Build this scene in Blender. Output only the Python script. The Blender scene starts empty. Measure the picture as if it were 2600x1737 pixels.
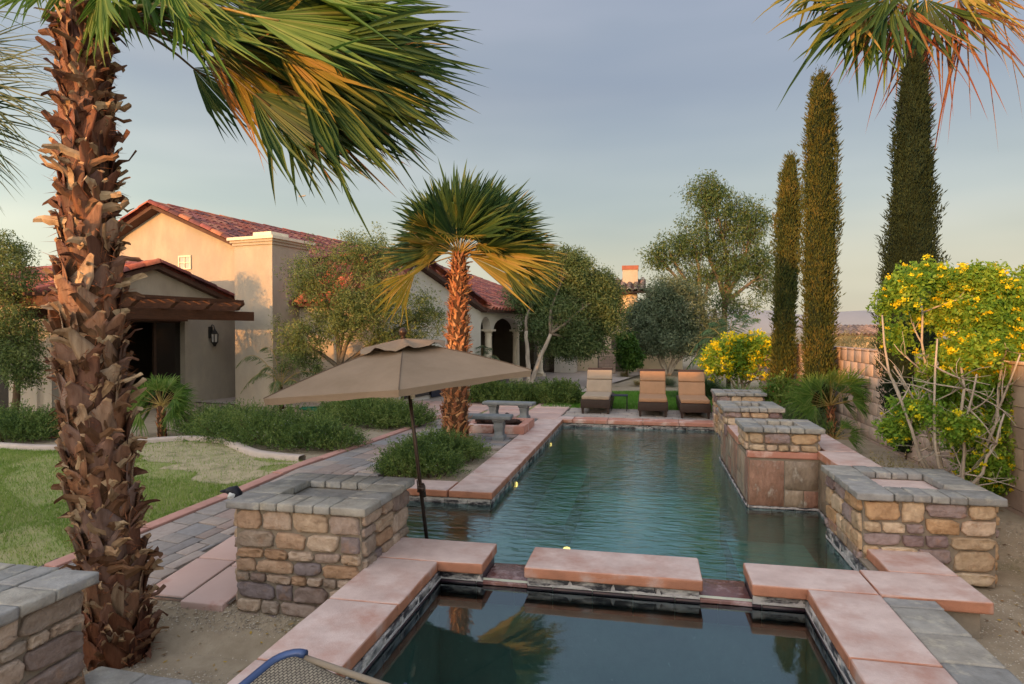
import bpy, bmesh, math, random
import numpy as np
from mathutils import Vector, Matrix
random.seed(7); rng = np.random.default_rng(7)
R_ = math.radians
S = bpy.context.scene
COL = S.collection
# ------------------------------------------------------------------ camera
HC, FOC, YAW, PITCH = 1.88, 1640.0, R_(11.88), R_(0.95)
cam = bpy.data.cameras.new("camera"); camo = bpy.data.objects.new("camera", cam); COL.objects.link(camo)
cam.sensor_width = 36; cam.lens = FOC/2600*36; cam.clip_start = .05; cam.clip_end = 4000
camo.location = (0, 0, HC); camo.rotation_euler = (R_(90)-PITCH, 0, YAW); S.camera = camo
# ------------------------------------------------------------------ sun and sky
SUN_EL = 5.2
sdir = Vector((-.422, -.906, 0)).normalized()          # horizontal direction towards the sun
sdir = Vector((sdir.x*math.cos(R_(SUN_EL)), sdir.y*math.cos(R_(SUN_EL)), math.sin(R_(SUN_EL))))
sl = bpy.data.lights.new("sun", 'SUN'); sl.energy = 2.7; sl.angle = R_(.5); sl.color = (1, .45, .12)
so = bpy.data.objects.new("sun", sl); COL.objects.link(so); so.rotation_euler = sdir.to_track_quat('Z', 'Y').to_euler()
so.location = (-5, -8, 12)
W = bpy.data.worlds.new("World"); S.world = W; W.use_nodes = True
nt = W.node_tree; nt.nodes.clear()
wo = nt.nodes.new('ShaderNodeOutputWorld'); bg = nt.nodes.new('ShaderNodeBackground')
sky = nt.nodes.new('ShaderNodeTexSky'); sky.sky_type = 'NISHITA'; sky.sun_disc = False
sky.sun_elevation = R_(SUN_EL); sky.sun_rotation = math.atan2(sdir.x, sdir.y); sky.air_density = 1.2; sky.dust_density = 6.0
tc = nt.nodes.new('ShaderNodeTexCoord'); sx = nt.nodes.new('ShaderNodeSeparateXYZ')
rp = nt.nodes.new('ShaderNodeValToRGB')
nt.links.new(tc.outputs['Generated'], sx.inputs[0]); nt.links.new(sx.outputs['Z'], rp.inputs[0])
def ramp(node, stops):
    e = node.color_ramp.elements
    while len(e) > 1: e.remove(e[-1])
    e[0].position = stops[0][0]; e[0].color = (*stops[0][1], 1)
    for p, c in stops[1:]:
        n = e.new(p); n.color = (*c, 1)
# high thin overcast seen in the photograph: pale and warm low down, grey lavender-blue above
ramp(rp, [(0, (.50, .45, .33)), (.06, (.42, .435, .36)), (.18, (.235, .285, .285)), (.34, (.148, .172, .202)), (.6, (.155, .18, .222)), (1, (.17, .195, .24))])
wn = nt.nodes.new('ShaderNodeTexNoise'); wn.inputs['Scale'].default_value = 1.6; wn.inputs['Detail'].default_value = 3
mpw = nt.nodes.new('ShaderNodeMapping'); mpw.inputs['Scale'].default_value = (1, 1, 4.5); mpw.inputs['Rotation'].default_value = (.25, .1, 0)
nt.links.new(tc.outputs['Generated'], mpw.inputs[0]); nt.links.new(mpw.outputs[0], wn.inputs['Vector'])
wr = nt.nodes.new('ShaderNodeValToRGB'); ramp(wr, [(.3, (.80, .86, .92)), (.5, (1, 1, 1)), (.7, (1.28, 1.2, 1.18))])
nt.links.new(wn.outputs[0], wr.inputs[0])
mm = nt.nodes.new('ShaderNodeMix'); mm.data_type = 'RGBA'; mm.blend_type = 'MULTIPLY'; mm.inputs['Factor'].default_value = 1
nt.links.new(rp.outputs[0], mm.inputs['A']); nt.links.new(wr.outputs[0], mm.inputs['B'])
sc_ = nt.nodes.new('ShaderNodeMix'); sc_.data_type = 'RGBA'; sc_.blend_type = 'MULTIPLY'; sc_.inputs['Factor'].default_value = 1
sc_.inputs['B'].default_value = (10, 10, 10, 1)
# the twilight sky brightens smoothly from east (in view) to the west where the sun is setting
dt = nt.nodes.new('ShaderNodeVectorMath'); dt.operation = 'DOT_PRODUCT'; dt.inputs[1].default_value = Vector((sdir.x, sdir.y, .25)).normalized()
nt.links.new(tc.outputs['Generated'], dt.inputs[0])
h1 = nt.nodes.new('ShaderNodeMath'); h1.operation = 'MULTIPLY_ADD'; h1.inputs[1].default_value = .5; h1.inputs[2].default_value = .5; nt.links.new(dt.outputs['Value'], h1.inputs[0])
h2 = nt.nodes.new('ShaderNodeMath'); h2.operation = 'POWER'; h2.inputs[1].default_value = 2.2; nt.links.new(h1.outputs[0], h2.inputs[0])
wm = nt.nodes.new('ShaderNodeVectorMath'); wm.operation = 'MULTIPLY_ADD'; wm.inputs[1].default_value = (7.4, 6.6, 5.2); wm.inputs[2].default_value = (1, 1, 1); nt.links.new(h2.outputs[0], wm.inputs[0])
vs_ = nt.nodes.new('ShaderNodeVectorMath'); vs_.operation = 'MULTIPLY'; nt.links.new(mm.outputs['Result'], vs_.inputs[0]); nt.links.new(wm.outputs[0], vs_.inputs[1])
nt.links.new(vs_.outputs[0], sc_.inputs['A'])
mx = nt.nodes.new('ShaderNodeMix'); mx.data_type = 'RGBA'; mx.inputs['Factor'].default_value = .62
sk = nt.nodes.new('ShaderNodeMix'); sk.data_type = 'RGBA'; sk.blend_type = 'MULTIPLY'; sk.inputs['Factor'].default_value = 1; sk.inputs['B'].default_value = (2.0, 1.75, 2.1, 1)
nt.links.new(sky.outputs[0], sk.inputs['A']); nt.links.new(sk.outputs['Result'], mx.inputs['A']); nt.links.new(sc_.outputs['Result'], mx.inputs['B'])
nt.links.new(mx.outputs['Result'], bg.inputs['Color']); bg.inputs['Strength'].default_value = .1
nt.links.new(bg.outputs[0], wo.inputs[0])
S.view_settings.view_transform = 'Standard'; S.view_settings.look = 'None'; S.view_settings.gamma = 1
S.view_settings.use_curve_mapping = False; S.view_settings.exposure = 0.95
S.cycles.use_denoising = True; S.cycles.max_bounces = 8; S.cycles.transparent_max_bounces = 12
S.cycles.diffuse_bounces = 3; S.cycles.sample_clamp_indirect = 6; S.cycles.caustics_reflective = False

# ------------------------------------------------------------------ helpers
RX = np.array([math.cos(YAW), math.sin(YAW), 0]); FH = np.array([-math.sin(YAW), math.cos(YAW), 0])
F3 = FH*math.cos(PITCH)-np.array([0, 0, math.sin(PITCH)]); U3 = FH*math.sin(PITCH)+np.array([0, 0, math.cos(PITCH)])
CP = np.array([0, 0, HC])
def ray(px, py): return F3+(px-1300)/FOC*RX-(py-868.5)/FOC*U3
def at(px, py, z=0.):
    r = ray(px, py); return Vector(CP+r*((z-HC)/r[2]))
def atd(px, py, d):
    r = ray(px, py); return Vector(CP+r*(d/np.dot(r, FH)))
def smooth(x): x = min(1, max(0, x)); return x*x*(3-2*x)
def gz(x, y):                                     # height of the ground
    z = 0.
    if x < -2.1: z -= .31*min(1, max(0, (8.0-y)/3.4))
    if x < -2.1 and y < 4.62:
        z = min(z, -.31-.2*smooth((4.62-y)/.5)) if x > -4.25 else z-.1*smooth((4.6-y)/1.)*(x > -4.6)
    if x > 1.9:
        if y > 6.9: z = .15
        else: z = -.18+.33*smooth((y-5.9)/1.0)
    return z
def atg(px, py):
    z = 0.
    for _ in range(12):
        p = at(px, py, z); z = .5*z+.5*gz(p.x, p.y)
    return at(px, py, z)
def unit(v): v = Vector(v); return v.normalized()

class MB:
    def __init__(s): s.v = []; s.f = []; s.n = 0
    def add(s, vs, fs):
        vs = np.asarray(vs, dtype=np.float64).reshape(-1, 3)
        s.v.append(vs); s.f.extend([tuple(i+s.n for i in f) for f in fs]); s.n += len(vs)
    def mesh(s, name, smooth_=False):
        me = bpy.data.meshes.new(name); v = np.concatenate(s.v) if s.v else np.zeros((0, 3))
        me.from_pydata(v.tolist(), [], s.f)
        if smooth_: me.polygons.foreach_set('use_smooth', [True]*len(me.polygons))
        me.update(); return me
def qmesh(name, V, smooth_=False):
    """V: (n,4,3) array of loose quads"""
    n = len(V); me = bpy.data.meshes.new(name)
    me.vertices.add(n*4); me.vertices.foreach_set('co', np.asarray(V, dtype=np.float32).ravel())
    me.loops.add(n*4); me.loops.foreach_set('vertex_index', np.arange(n*4, dtype=np.int32))
    me.polygons.add(n); me.polygons.foreach_set('loop_start', np.arange(0, n*4, 4, dtype=np.int32))
    me.update(calc_edges=True); return me
def ob(name, me, mat=None, parent=None, loc=None, rot=None, scale=None, mtx=None):
    o = bpy.data.objects.new(name, me); COL.objects.link(o)
    if mat is not None and me is not None and len(me.materials) == 0: me.materials.append(mat)
    if parent is not None: o.parent = parent
    if mtx is not None: o.matrix_local = mtx
    else:
        if loc is not None: o.location = loc
        if rot is not None: o.rotation_euler = rot
        if scale is not None: o.scale = scale
    return o
def tag(o, label, cat, group=None):
    o['label'] = label; o['category'] = cat
    if group: o['group'] = group
    return o
def thing(name, label, cat, loc=(0, 0, 0), group=None):
    o = bpy.data.objects.new(name, None); COL.objects.link(o); o.location = loc; o.empty_display_size = .2
    return tag(o, label, cat, group)
def struct(o): o['kind'] = 'structure'; return o
def stuff(o): o['kind'] = 'stuff'; return o
def box(mb, a, b, M=None):
    x0, y0, z0 = a; x1, y1, z1 = b
    v = [(x0, y0, z0), (x1, y0, z0), (x1, y1, z0), (x0, y1, z0), (x0, y0, z1), (x1, y0, z1), (x1, y1, z1), (x0, y1, z1)]
    if M is not None: v = [tuple(M @ Vector(p)) for p in v]
    mb.add(v, [(0, 3, 2, 1), (4, 5, 6, 7), (0, 1, 5, 4), (1, 2, 6, 5), (2, 3, 7, 6), (3, 0, 4, 7)])
def tube(mb, pts, rad, n=8, cap=True):
    pts = [Vector(p) for p in pts]; m = len(pts)
    if not hasattr(rad, '__len__'): rad = [rad]*m
    vs = []; prev = None
    for i, p in enumerate(pts):
        t = (pts[min(i+1, m-1)]-pts[max(i-1, 0)])
        t = t.normalized() if t.length > 1e-9 else Vector((0, 0, 1))
        if prev is None:
            a = t.orthogonal().normalized()
        else:
            a = prev-t*prev.dot(t)
            a = a.normalized() if a.length > 1e-6 else t.orthogonal().normalized()
        prev = a; b = t.cross(a)
        for k in range(n):
            an = 2*math.pi*k/n; vs.append(p+(a*math.cos(an)+b*math.sin(an))*rad[i])
    fs = [(i*n+k, i*n+(k+1) % n, (i+1)*n+(k+1) % n, (i+1)*n+k) for i in range(m-1) for k in range(n)]
    if cap: fs += [tuple(range(n-1, -1, -1)), tuple((m-1)*n+k for k in range(n))]
    mb.add([tuple(v) for v in vs], fs)
def lathe(mb, prof, n=16, o=(0, 0, 0)):
    vs = []
    for r, z in prof:
        for k in range(n):
            an = 2*math.pi*k/n; vs.append((o[0]+r*math.cos(an), o[1]+r*math.sin(an), o[2]+z))
    m = len(prof)
    fs = [(i*n+k, i*n+(k+1) % n, (i+1)*n+(k+1) % n, (i+1)*n+k) for i in range(m-1) for k in range(n)]
    fs += [tuple(range(n-1, -1, -1)), tuple((m-1)*n+k for k in range(n))]
    mb.add(vs, fs)
def bevbox(name, w, d, h, bev=.01, seg=2, jit=0., cuts=0, seed=0, z0=0):
    """bevelled box, base centre at the origin"""
    bm = bmesh.new(); bmesh.ops.create_cube(bm, size=1)
    for v in bm.verts: v.co = Vector((v.co.x*w, v.co.y*d, (v.co.z+.5)*h+z0))
    if bev: bmesh.ops.bevel(bm, geom=list(bm.edges), offset=bev, segments=seg, affect='EDGES', profile=.6)
    if cuts:
        bmesh.ops.subdivide_edges(bm, edges=[e for e in bm.edges if e.calc_length() > .04], cuts=cuts, use_grid_fill=True)
    if jit:
        r = random.Random(seed)
        for v in bm.verts: v.co += Vector((r.uniform(-1, 1), r.uniform(-1, 1), r.uniform(-1, 1)*.6))*jit
    me = bpy.data.meshes.new(name); bm.to_mesh(me); bm.free()
    me.polygons.foreach_set('use_smooth', [True]*len(me.polygons)); return me
def poly_prism(name, pts, nrm, thick):
    """planar polygon (3D points) given thickness along -nrm"""
    bm = bmesh.new(); vs = [bm.verts.new(p) for p in pts]; f = bm.faces.new(vs); bm.normal_update()
    if f.normal.dot(Vector(nrm)) < 0: f.normal_flip()
    r = bmesh.ops.extrude_face_region(bm, geom=[f])
    for g in r['geom']:
        if isinstance(g, bmesh.types.BMVert): g.co -= Vector(nrm)*thick
    bmesh.ops.triangulate(bm, faces=[x for x in bm.faces if len(x.verts) > 4])
    bmesh.ops.recalc_face_normals(bm, faces=list(bm.faces))
    me = bpy.data.meshes.new(name); bm.to_mesh(me); bm.free(); return me

# ------------------------------------------------------------------ materials
def G_(c, g=1.32): return tuple(min(.82, x*g) for x in c)
def mat(name, c1, c2=None, nscale=4, rough=.8, bump=.2, bscale=30, palette=None, spec=.3, metal=0, c3=None, c3scale=1.3, c3lo=.52, c3hi=.66,
        stretch=(1, 1, 1), island=False, detail=6, bdist=.01, tex=None, side=None):
    if palette: palette = [G_(c) for c in palette]
    else: c1 = G_(c1); c2 = G_(c2) if c2 else None
    if c3: c3 = G_(c3)
    m = bpy.data.materials.new(name); m.use_nodes = True; n = m.node_tree; N = n.nodes; L = n.links
    b = N['Principled BSDF']; b.inputs['Roughness'].default_value = rough
    b.inputs['Specular IOR Level'].default_value = spec; b.inputs['Metallic'].default_value = metal
    g = N.new('ShaderNodeNewGeometry'); mp = N.new('ShaderNodeMapping'); mp.inputs['Scale'].default_value = stretch
    if tex == 'object':
        t = N.new('ShaderNodeTexCoord'); L.new(t.outputs['Object'], mp.inputs[0])
    else: L.new(g.outputs['Position'], mp.inputs[0])
    nz = N.new('ShaderNodeTexNoise'); nz.inputs['Scale'].default_value = nscale; nz.inputs['Detail'].default_value = detail
    nz.inputs['Roughness'].default_value = .62
    L.new(mp.outputs[0], nz.inputs['Vector'])
    mr = N.new('ShaderNodeMapRange'); mr.inputs[1].default_value = .3; mr.inputs[2].default_value = .7
    L.new(nz.outputs[0], mr.inputs[0])
    mixn = N.new('ShaderNodeMix'); mixn.data_type = 'RGBA'; L.new(mr.outputs[0], mixn.inputs['Factor'])
    if palette:
        src = N.new('ShaderNodeObjectInfo').outputs['Random'] if not island else g.outputs['Random Per Island']
        cr = N.new('ShaderNodeValToRGB'); k = len(palette)
        ramp(cr, [(i/k, palette[i]) for i in range(k)]); cr.color_ramp.interpolation = 'CONSTANT' if k > 3 else 'LINEAR'
        L.new(src, cr.inputs[0])
        dk = N.new('ShaderNodeMix'); dk.data_type = 'RGBA'; dk.blend_type = 'MULTIPLY'; dk.inputs['Factor'].default_value = 1
        dk.inputs['B'].default_value = (*(c2 or (.6, .6, .6)), 1)
        L.new(cr.outputs[0], dk.inputs['A']); L.new(cr.outputs[0], mixn.inputs['A']); L.new(dk.outputs['Result'], mixn.inputs['B'])
    else:
        c2 = c2 or tuple(x*.7 for x in c1)
        mixn.inputs['A'].default_value = (*c1, 1); mixn.inputs['B'].default_value = (*c2, 1)
    out = mixn.outputs['Result']
    if c3:
        n3 = N.new('ShaderNodeTexNoise'); n3.inputs['Scale'].default_value = c3scale; n3.inputs['Detail'].default_value = 8; n3.inputs['Roughness'].default_value = .65
        L.new(mp.outputs[0], n3.inputs['Vector'])
        m3 = N.new('ShaderNodeMapRange'); m3.inputs[1].default_value = c3lo; m3.inputs[2].default_value = c3hi; L.new(n3.outputs[0], m3.inputs[0])
        x3 = N.new('ShaderNodeMix'); x3.data_type = 'RGBA'; L.new(m3.outputs[0], x3.inputs['Factor']); L.new(out, x3.inputs['A'])
        x3.inputs['B'].default_value = (*c3, 1); out = x3.outputs['Result']
    if side:                                        # the cast edge of a slab shows redder concrete than its finished top
        sp = N.new('ShaderNodeSeparateXYZ'); L.new(g.outputs['True Normal'], sp.inputs[0]); ms = N.new('ShaderNodeMapRange'); ms.inputs[1].default_value = .95; ms.inputs[2].default_value = .55; L.new(sp.outputs['Z'], ms.inputs[0])
        sn = N.new('ShaderNodeTexNoise'); sn.inputs['Scale'].default_value = 5; sn.inputs['Detail'].default_value = 6; L.new(mp.outputs[0], sn.inputs['Vector'])
        sr = N.new('ShaderNodeValToRGB'); sd_ = G_(side); ramp(sr, [(.35, tuple(x*.75 for x in sd_)), (.55, sd_), (.72, (.52, .36, .32))]); L.new(sn.outputs[0], sr.inputs[0])
        x4 = N.new('ShaderNodeMix'); x4.data_type = 'RGBA'; L.new(ms.outputs[0], x4.inputs['Factor']); L.new(out, x4.inputs['A']); L.new(sr.outputs[0], x4.inputs['B']); out = x4.outputs['Result']
    L.new(out, b.inputs['Base Color'])
    if bump:
        bn = N.new('ShaderNodeTexNoise'); bn.inputs['Scale'].default_value = bscale; bn.inputs['Detail'].default_value = 7; bn.inputs['Roughness'].default_value = .6
        L.new(mp.outputs[0], bn.inputs['Vector'])
        bp = N.new('ShaderNodeBump'); bp.inputs['Strength'].default_value = bump; bp.inputs['Distance'].default_value = bdist
        L.new(bn.outputs[0], bp.inputs['Height']); L.new(bp.outputs[0], b.inputs['Normal'])
    return m
def leafmat(name, cols, trans=.35, rough=.5, dead=None):
    m = bpy.data.materials.new(name); m.use_nodes = True; n = m.node_tree; N = n.nodes; L = n.links
    N.clear(); o = N.new('ShaderNodeOutputMaterial'); b = N.new('ShaderNodeBsdfPrincipled'); t = N.new('ShaderNodeBsdfTranslucent')
    mx = N.new('ShaderNodeMixShader'); mx.inputs[0].default_value = trans; b.inputs['Roughness'].default_value = rough
    b.inputs['Specular IOR Level'].default_value = .25
    g = N.new('ShaderNodeNewGeometry'); cr = N.new('ShaderNodeValToRGB'); k = len(cols)
    ramp(cr, [(i/(k-1), G_(c, 1.25)) for i, c in enumerate(cols)])
    nz = N.new('ShaderNodeTexNoise'); nz.inputs['Scale'].default_value = 2.2; nz.inputs['Detail'].default_value = 3
    L.new(g.outputs['Position'], nz.inputs['Vector'])
    ad = N.new('ShaderNodeMath'); ad.operation = 'MULTIPLY_ADD'; ad.inputs[1].default_value = .55
    L.new(g.outputs['Random Per Island'], ad.inputs[0])
    ms = N.new('ShaderNodeMapRange'); ms.inputs[1].default_value = .3; ms.inputs[2].default_value = .7; ms.inputs[4].default_value = .45
    L.new(nz.outputs[0], ms.inputs[0]); L.new(ms.outputs[0], ad.inputs[2]); L.new(ad.outputs[0], cr.inputs[0])
    L.new(cr.outputs[0], b.inputs['Base Color']); L.new(cr.outputs[0], t.inputs['Color'])
    L.new(b.outputs[0], mx.inputs[1]); L.new(t.outputs[0], mx.inputs[2]); L.new(mx.outputs[0], o.inputs[0]); return m

STONES = [(.36, .27, .21), (.42, .325, .26), (.155, .12, .12), (.37, .255, .18), (.32, .25, .215), (.20, .165, .17), (.44, .345, .27), (.35, .225, .145), (.27, .215, .175), (.34, .28, .235), (.23, .175, .155), (.40, .30, .22)]
M = {}
M['stone'] = mat('fieldstone', (1, 1, 1), (.62, .57, .54), 13, .85, .8, 26, palette=STONES, bdist=.022, c3=(.26, .15, .09), c3scale=7, c3lo=.54, c3hi=.78)
M['stone_warm'] = mat('fieldstone_warm', (1, 1, 1), (.62, .57, .54), 13, .85, .8, 26, bdist=.022, c3=(.30, .15, .08), c3scale=7, c3lo=.56, c3hi=.78,
    palette=[(.50, .37, .25), (.44, .28, .16), (.22, .16, .16), (.50, .38, .29), (.46, .32, .20), (.29, .225, .22), (.56, .44, .32), (.42, .31, .21)])
M['mortar'] = mat('mortar', (.23, .19, .15), (.15, .125, .10), 8, .95, .5, 60)
M['cap'] = mat('grey_capstone', (1, 1, 1), (.62, .61, .60), 8, .85, .5, 50, palette=[(.29, .275, .255), (.235, .23, .225), (.31, .285, .255), (.26, .25, .245), (.28, .27, .265)], c3=(.40, .36, .29), c3scale=9, c3lo=.54, c3hi=.78, bdist=.014)
M['coping'] = mat('pink_concrete', (.55, .435, .405), (.40, .29, .265), 4.5, .68, .45, 110, c3=(.36, .19, .15), c3scale=1.9, c3lo=.49, c3hi=.70, spec=.45, side=(.36, .155, .095))
M['coping_red'] = mat('red_concrete', (.42, .20, .15), (.34, .14, .10), 4, .6, .15, 50, c3=(.50, .36, .32), c3scale=2.4, c3lo=.5, c3hi=.62, spec=.45)
M['pathcurb'] = mat('path_curb', (.40, .22, .19), (.33, .17, .14), 5, .75, .15, 50)
M['pinkslab'] = mat('pink_slab', (.46, .33, .30), (.42, .28, .25), 2, .7, .1, 50, c3=(.34, .14, .10), c3scale=1.5, c3lo=.56, c3hi=.7)
M['paver'] = mat('paver', (1, 1, 1), (.78, .76, .75), 14, .85, .4, 70,
    palette=[(.25, .225, .215), (.20, .185, .185), (.30, .25, .225), (.28, .215, .195), (.225, .215, .22), (.32, .27, .25), (.235, .19, .175)])
M['paver_far'] = mat('deck_paver', (1, 1, 1), (.8, .78, .76), 14, .85, .3, 70,
    palette=[(.33, .29, .27), (.29, .26, .25), (.36, .31, .28), (.31, .255, .235)])
M['sand'] = mat('joint_sand', (.115, .095, .08), (.08, .066, .056), 20, .95, .4, 90)
M['dirt'] = mat('dirt', (.30, .245, .18), (.21, .165, .115), 5, .95, .35, 50, c3=(.10, .095, .04), c3scale=1.2, c3lo=.57, c3hi=.72, bdist=.02)
M['gravelm'] = mat('gravel_stone', (1, 1, 1), (.8, .8, .8), 20, .9, 0, palette=[(.36, .31, .25), (.24, .20, .16), (.44, .38, .31), (.30, .25, .20)], island=True)
M['lawnsoil'] = mat('lawn_soil', (.18, .21, .07), (.24, .22, .10), 3, .95, .3, 80, c3=(.36, .29, .19), c3scale=.7, c3lo=.55, c3hi=.7)
M['stucco'] = mat('stucco', (.36, .31, .25), (.275, .235, .19), 2.2, .92, .8, 35, c3=(.26, .235, .205), c3scale=.7, c3lo=.48, c3hi=.7, stretch=(1, 1, .5))
M['stucco_w'] = mat('pale_stucco', (.52, .48, .43), (.46, .42, .375), 1.3, .92, .3, 55)
M['stucco_c'] = mat('cream_stucco', (.52, .42, .30), (.46, .37, .26), 1.2, .92, .3, 55)
M['trim'] = mat('limestone_trim', (.60, .53, .43), (.52, .45, .36), 4, .85, .25, 50)
M['tile'] = mat('clay_roof_tile', (1, 1, 1), (.6, .55, .55), 8, .7, .3, 40, palette=[(.32, .085, .05), (.20, .055, .045), (.38, .12, .065), (.11, .045, .045), (.26, .085, .075), (.17, .065, .062), (.40, .16, .09)])
M['tile_i'] = mat('clay_roof_tiles', (1, 1, 1), (.6, .55, .55), 8, .7, .3, 40, palette=[(.30, .08, .05), (.21, .058, .048), (.34, .11, .07), (.13, .05, .05), (.27, .09, .08), (.19, .07, .065), (.37, .15, .10)], island=True)
M['tile_grey'] = mat('brown_roof_tiles', (1, 1, 1), (.7, .7, .7), 8, .8, .3, 40, palette=[(.22, .15, .12), (.28, .2, .17), (.16, .12, .11), (.32, .22, .19), (.25, .18, .15)], island=True)
M['underlay'] = mat('roof_underlay', (.09, .05, .04), None, 5, .9, .1)
M['wood'] = mat('dark_timber', (.085, .035, .018), (.045, .018, .010), 3, .6, .4, 12, stretch=(2, 2, 14))
M['darkwood'] = mat('espresso_wicker', (.04, .024, .018), (.025, .015, .012), 60, .5, .6, 90)
M['door'] = mat('dark_glass_door', (.018, .014, .012), (.012, .010, .009), 2, .12, 0, spec=.6)
M['frame'] = mat('door_frame', (.05, .03, .022), None, 5, .5, .1)
M['navy'] = mat('navy_panel', (.012, .016, .035), None, 5, .45, .1)
M['iron'] = mat('black_iron', (.02, .018, .017), None, 10, .5, .2)
M['glow'] = None
M['glassw'] = mat('window_glass', (.35, .33, .30), (.28, .26, .25), 2, .15, 0, spec=.6)
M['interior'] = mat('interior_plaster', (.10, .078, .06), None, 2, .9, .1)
M['tan'] = mat('orange_cushion', (.32, .18, .105), (.26, .15, .085), 5, .9, .25, 160)
M['beige'] = mat('beige_cushion', (.31, .24, .18), (.26, .20, .15), 5, .9, .25, 160)
M['umb'] = mat('taupe_canvas', (.235, .175, .13), (.19, .14, .10), 3, .9, .22, 14, spec=.1, bdist=.02)
M['bronze'] = mat('bronze_pole', (.05, .03, .022), (.035, .02, .015), 8, .35, .1, spec=.5, metal=.4)
M['bench'] = mat('cast_stone', (.185, .195, .20), (.125, .135, .145), 8, .8, .5, 40)
M['log'] = mat('charred_log', (.05, .025, .02), (.018, .012, .011), 9, .85, .8, 25, bdist=.03)
M['block'] = mat('block_wall', (1, 1, 1), (.8, .78, .76), 8, .92, .5, 55, palette=[(.42, .31, .25), (.38, .285, .235), (.45, .34, .275), (.36, .265, .22), (.40, .31, .26)])
M['blockfar'] = mat('far_blocks', (1, 1, 1), (.8, .78, .76), 8, .92, .4, 55, palette=[(.36, .26, .21), (.31, .225, .185), (.40, .30, .24)], island=True)
M['bmortar'] = mat('block_mortar', (.16, .125, .105), None, 8, .95, .3)
M['trunkw'] = mat('pale_bark', (.36, .31, .26), (.22, .18, .145), 9, .85, .6, 25, stretch=(1, 1, .35))
M['whitewash'] = mat('whitewashed_bark', (.62, .62, .60), (.42, .41, .38), 9, .85, .6, 25)
M['bark'] = mat('brown_bark', (.13, .08, .05), (.07, .045, .03), 9, .9, .7, 25, stretch=(1, 1, .3))
M['fibre'] = mat('palm_fibre', (.085, .042, .02), (.04, .018, .009), 14, .95, .9, 60, stretch=(1, 1, .25), bdist=.02)
M['boot'] = mat('leaf_base', (1, 1, 1), (.40, .31, .25), 8, .6, .6, 18, stretch=(3, 3, .5), palette=[(.15, .05, .025), (.10, .035, .02), (.20, .08, .04), (.12, .05, .03), (.07, .025, .015), (.24, .12, .07)], spec=.45)
M['boot_pale'] = mat('weathered_leaf_base', (1, 1, 1), (.42, .34, .28), 8, .55, .6, 18, stretch=(3, 3, .5), palette=[(.22, .11, .065), (.14, .06, .038), (.30, .19, .13), (.17, .09, .065), (.09, .038, .024), (.36, .255, .175), (.19, .12, .10), (.24, .115, .06)], spec=.55)
M['boot_tip'] = mat('torn_leaf_base', (.34, .22, .13), (.2, .12, .07), 14, .8, .5, 30)
M['boot2'] = mat('leaf_base_rust', (1, 1, 1), (.55, .45, .4), 7, .7, .5, 20, stretch=(3, 3, .5), palette=[(.34, .13, .05), (.26, .10, .045), (.40, .19, .085), (.30, .14, .07), (.22, .08, .04), (.44, .25, .13)])
M['fan'] = leafmat('fan_palm_leaf', [(.014, .038, .018), (.032, .07, .024), (.07, .115, .03), (.15, .15, .045)], .3, .45)
M['fan_y'] = leafmat('yellowing_fan_leaf', [(.10, .115, .02), (.20, .18, .028), (.30, .22, .05), (.34, .22, .09)], .35, .5)
M['fan_dead'] = leafmat('dry_fan_leaf', [(.17, .09, .035), (.26, .14, .05), (.34, .21, .09), (.11, .06, .03)], .25, .7)
M['fan_red'] = leafmat('red_brown_leaf', [(.13, .04, .025), (.20, .07, .035), (.25, .13, .05), (.10, .08, .03)], .25, .7)
M['lime'] = mat('lime_crust', (.46, .44, .44), (.30, .28, .29), 20, .9, .6, 60)
M['fan_b'] = leafmat('bright_fan_leaf', [(.035, .09, .018), (.075, .15, .025), (.13, .20, .04), (.22, .25, .08)], .35, .5)
M['petiole'] = mat('petiole', (.30, .20, .06), (.20, .16, .05), 6, .5, .2)
M['petiole_d'] = mat('petiole_dark', (.07, .06, .022), (.12, .08, .03), 6, .5, .2)
M['olive'] = leafmat('olive_leaf', [(.035, .06, .022), (.08, .12, .04), (.15, .19, .06), (.24, .24, .10)], .3)
M['olive_d'] = leafmat('dark_olive_leaf', [(.028, .055, .02), (.06, .10, .035), (.11, .15, .055), (.18, .20, .09)], .3)
M['olive_g'] = leafmat('silver_olive_leaf', [(.035, .06, .035), (.075, .105, .06), (.13, .16, .095), (.18, .20, .12)], .3)
M['euc'] = leafmat('eucalyptus_leaf', [(.022, .048, .018), (.045, .085, .03), (.09, .13, .04), (.15, .15, .045)], .3)
M['cyp'] = leafmat('cypress_leaf', [(.02, .035, .011), (.045, .062, .016), (.085, .085, .02), (.15, .11, .03)], .15, .8)
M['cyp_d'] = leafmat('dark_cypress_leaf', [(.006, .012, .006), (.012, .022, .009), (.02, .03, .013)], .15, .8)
M['rosemary'] = leafmat('rosemary_leaf', [(.022, .05, .016), (.065, .115, .03), (.13, .19, .045), (.25, .28, .10)], .25)
M['yleaf'] = leafmat('senna_leaf', [(.05, .12, .018), (.12, .24, .03), (.22, .33, .04), (.34, .36, .06)], .45)
M['flower'] = leafmat('yellow_flower', [(.62, .42, .008), (.72, .54, .015), (.8, .66, .03)], .35)
M['grass'] = leafmat('grass_blade', [(.10, .17, .03), (.16, .25, .045), (.24, .31, .08), (.34, .34, .15)], .35)
M['grass2'] = leafmat('green_grass_blade', [(.05, .15, .018), (.09, .22, .028), (.14, .29, .04)], .35)
M['dry'] = leafmat('dry_grass', [(.20, .17, .07), (.32, .26, .13), (.16, .17, .05)], .3)
M['tileface'] = mat('waterline_tile', (.035, .03, .035), (.02, .02, .028), 6, .35, .2, 40, c3=(.40, .38, .38), c3scale=10, c3lo=.44, c3hi=.62, stretch=(.6, .6, 1.6))
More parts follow.
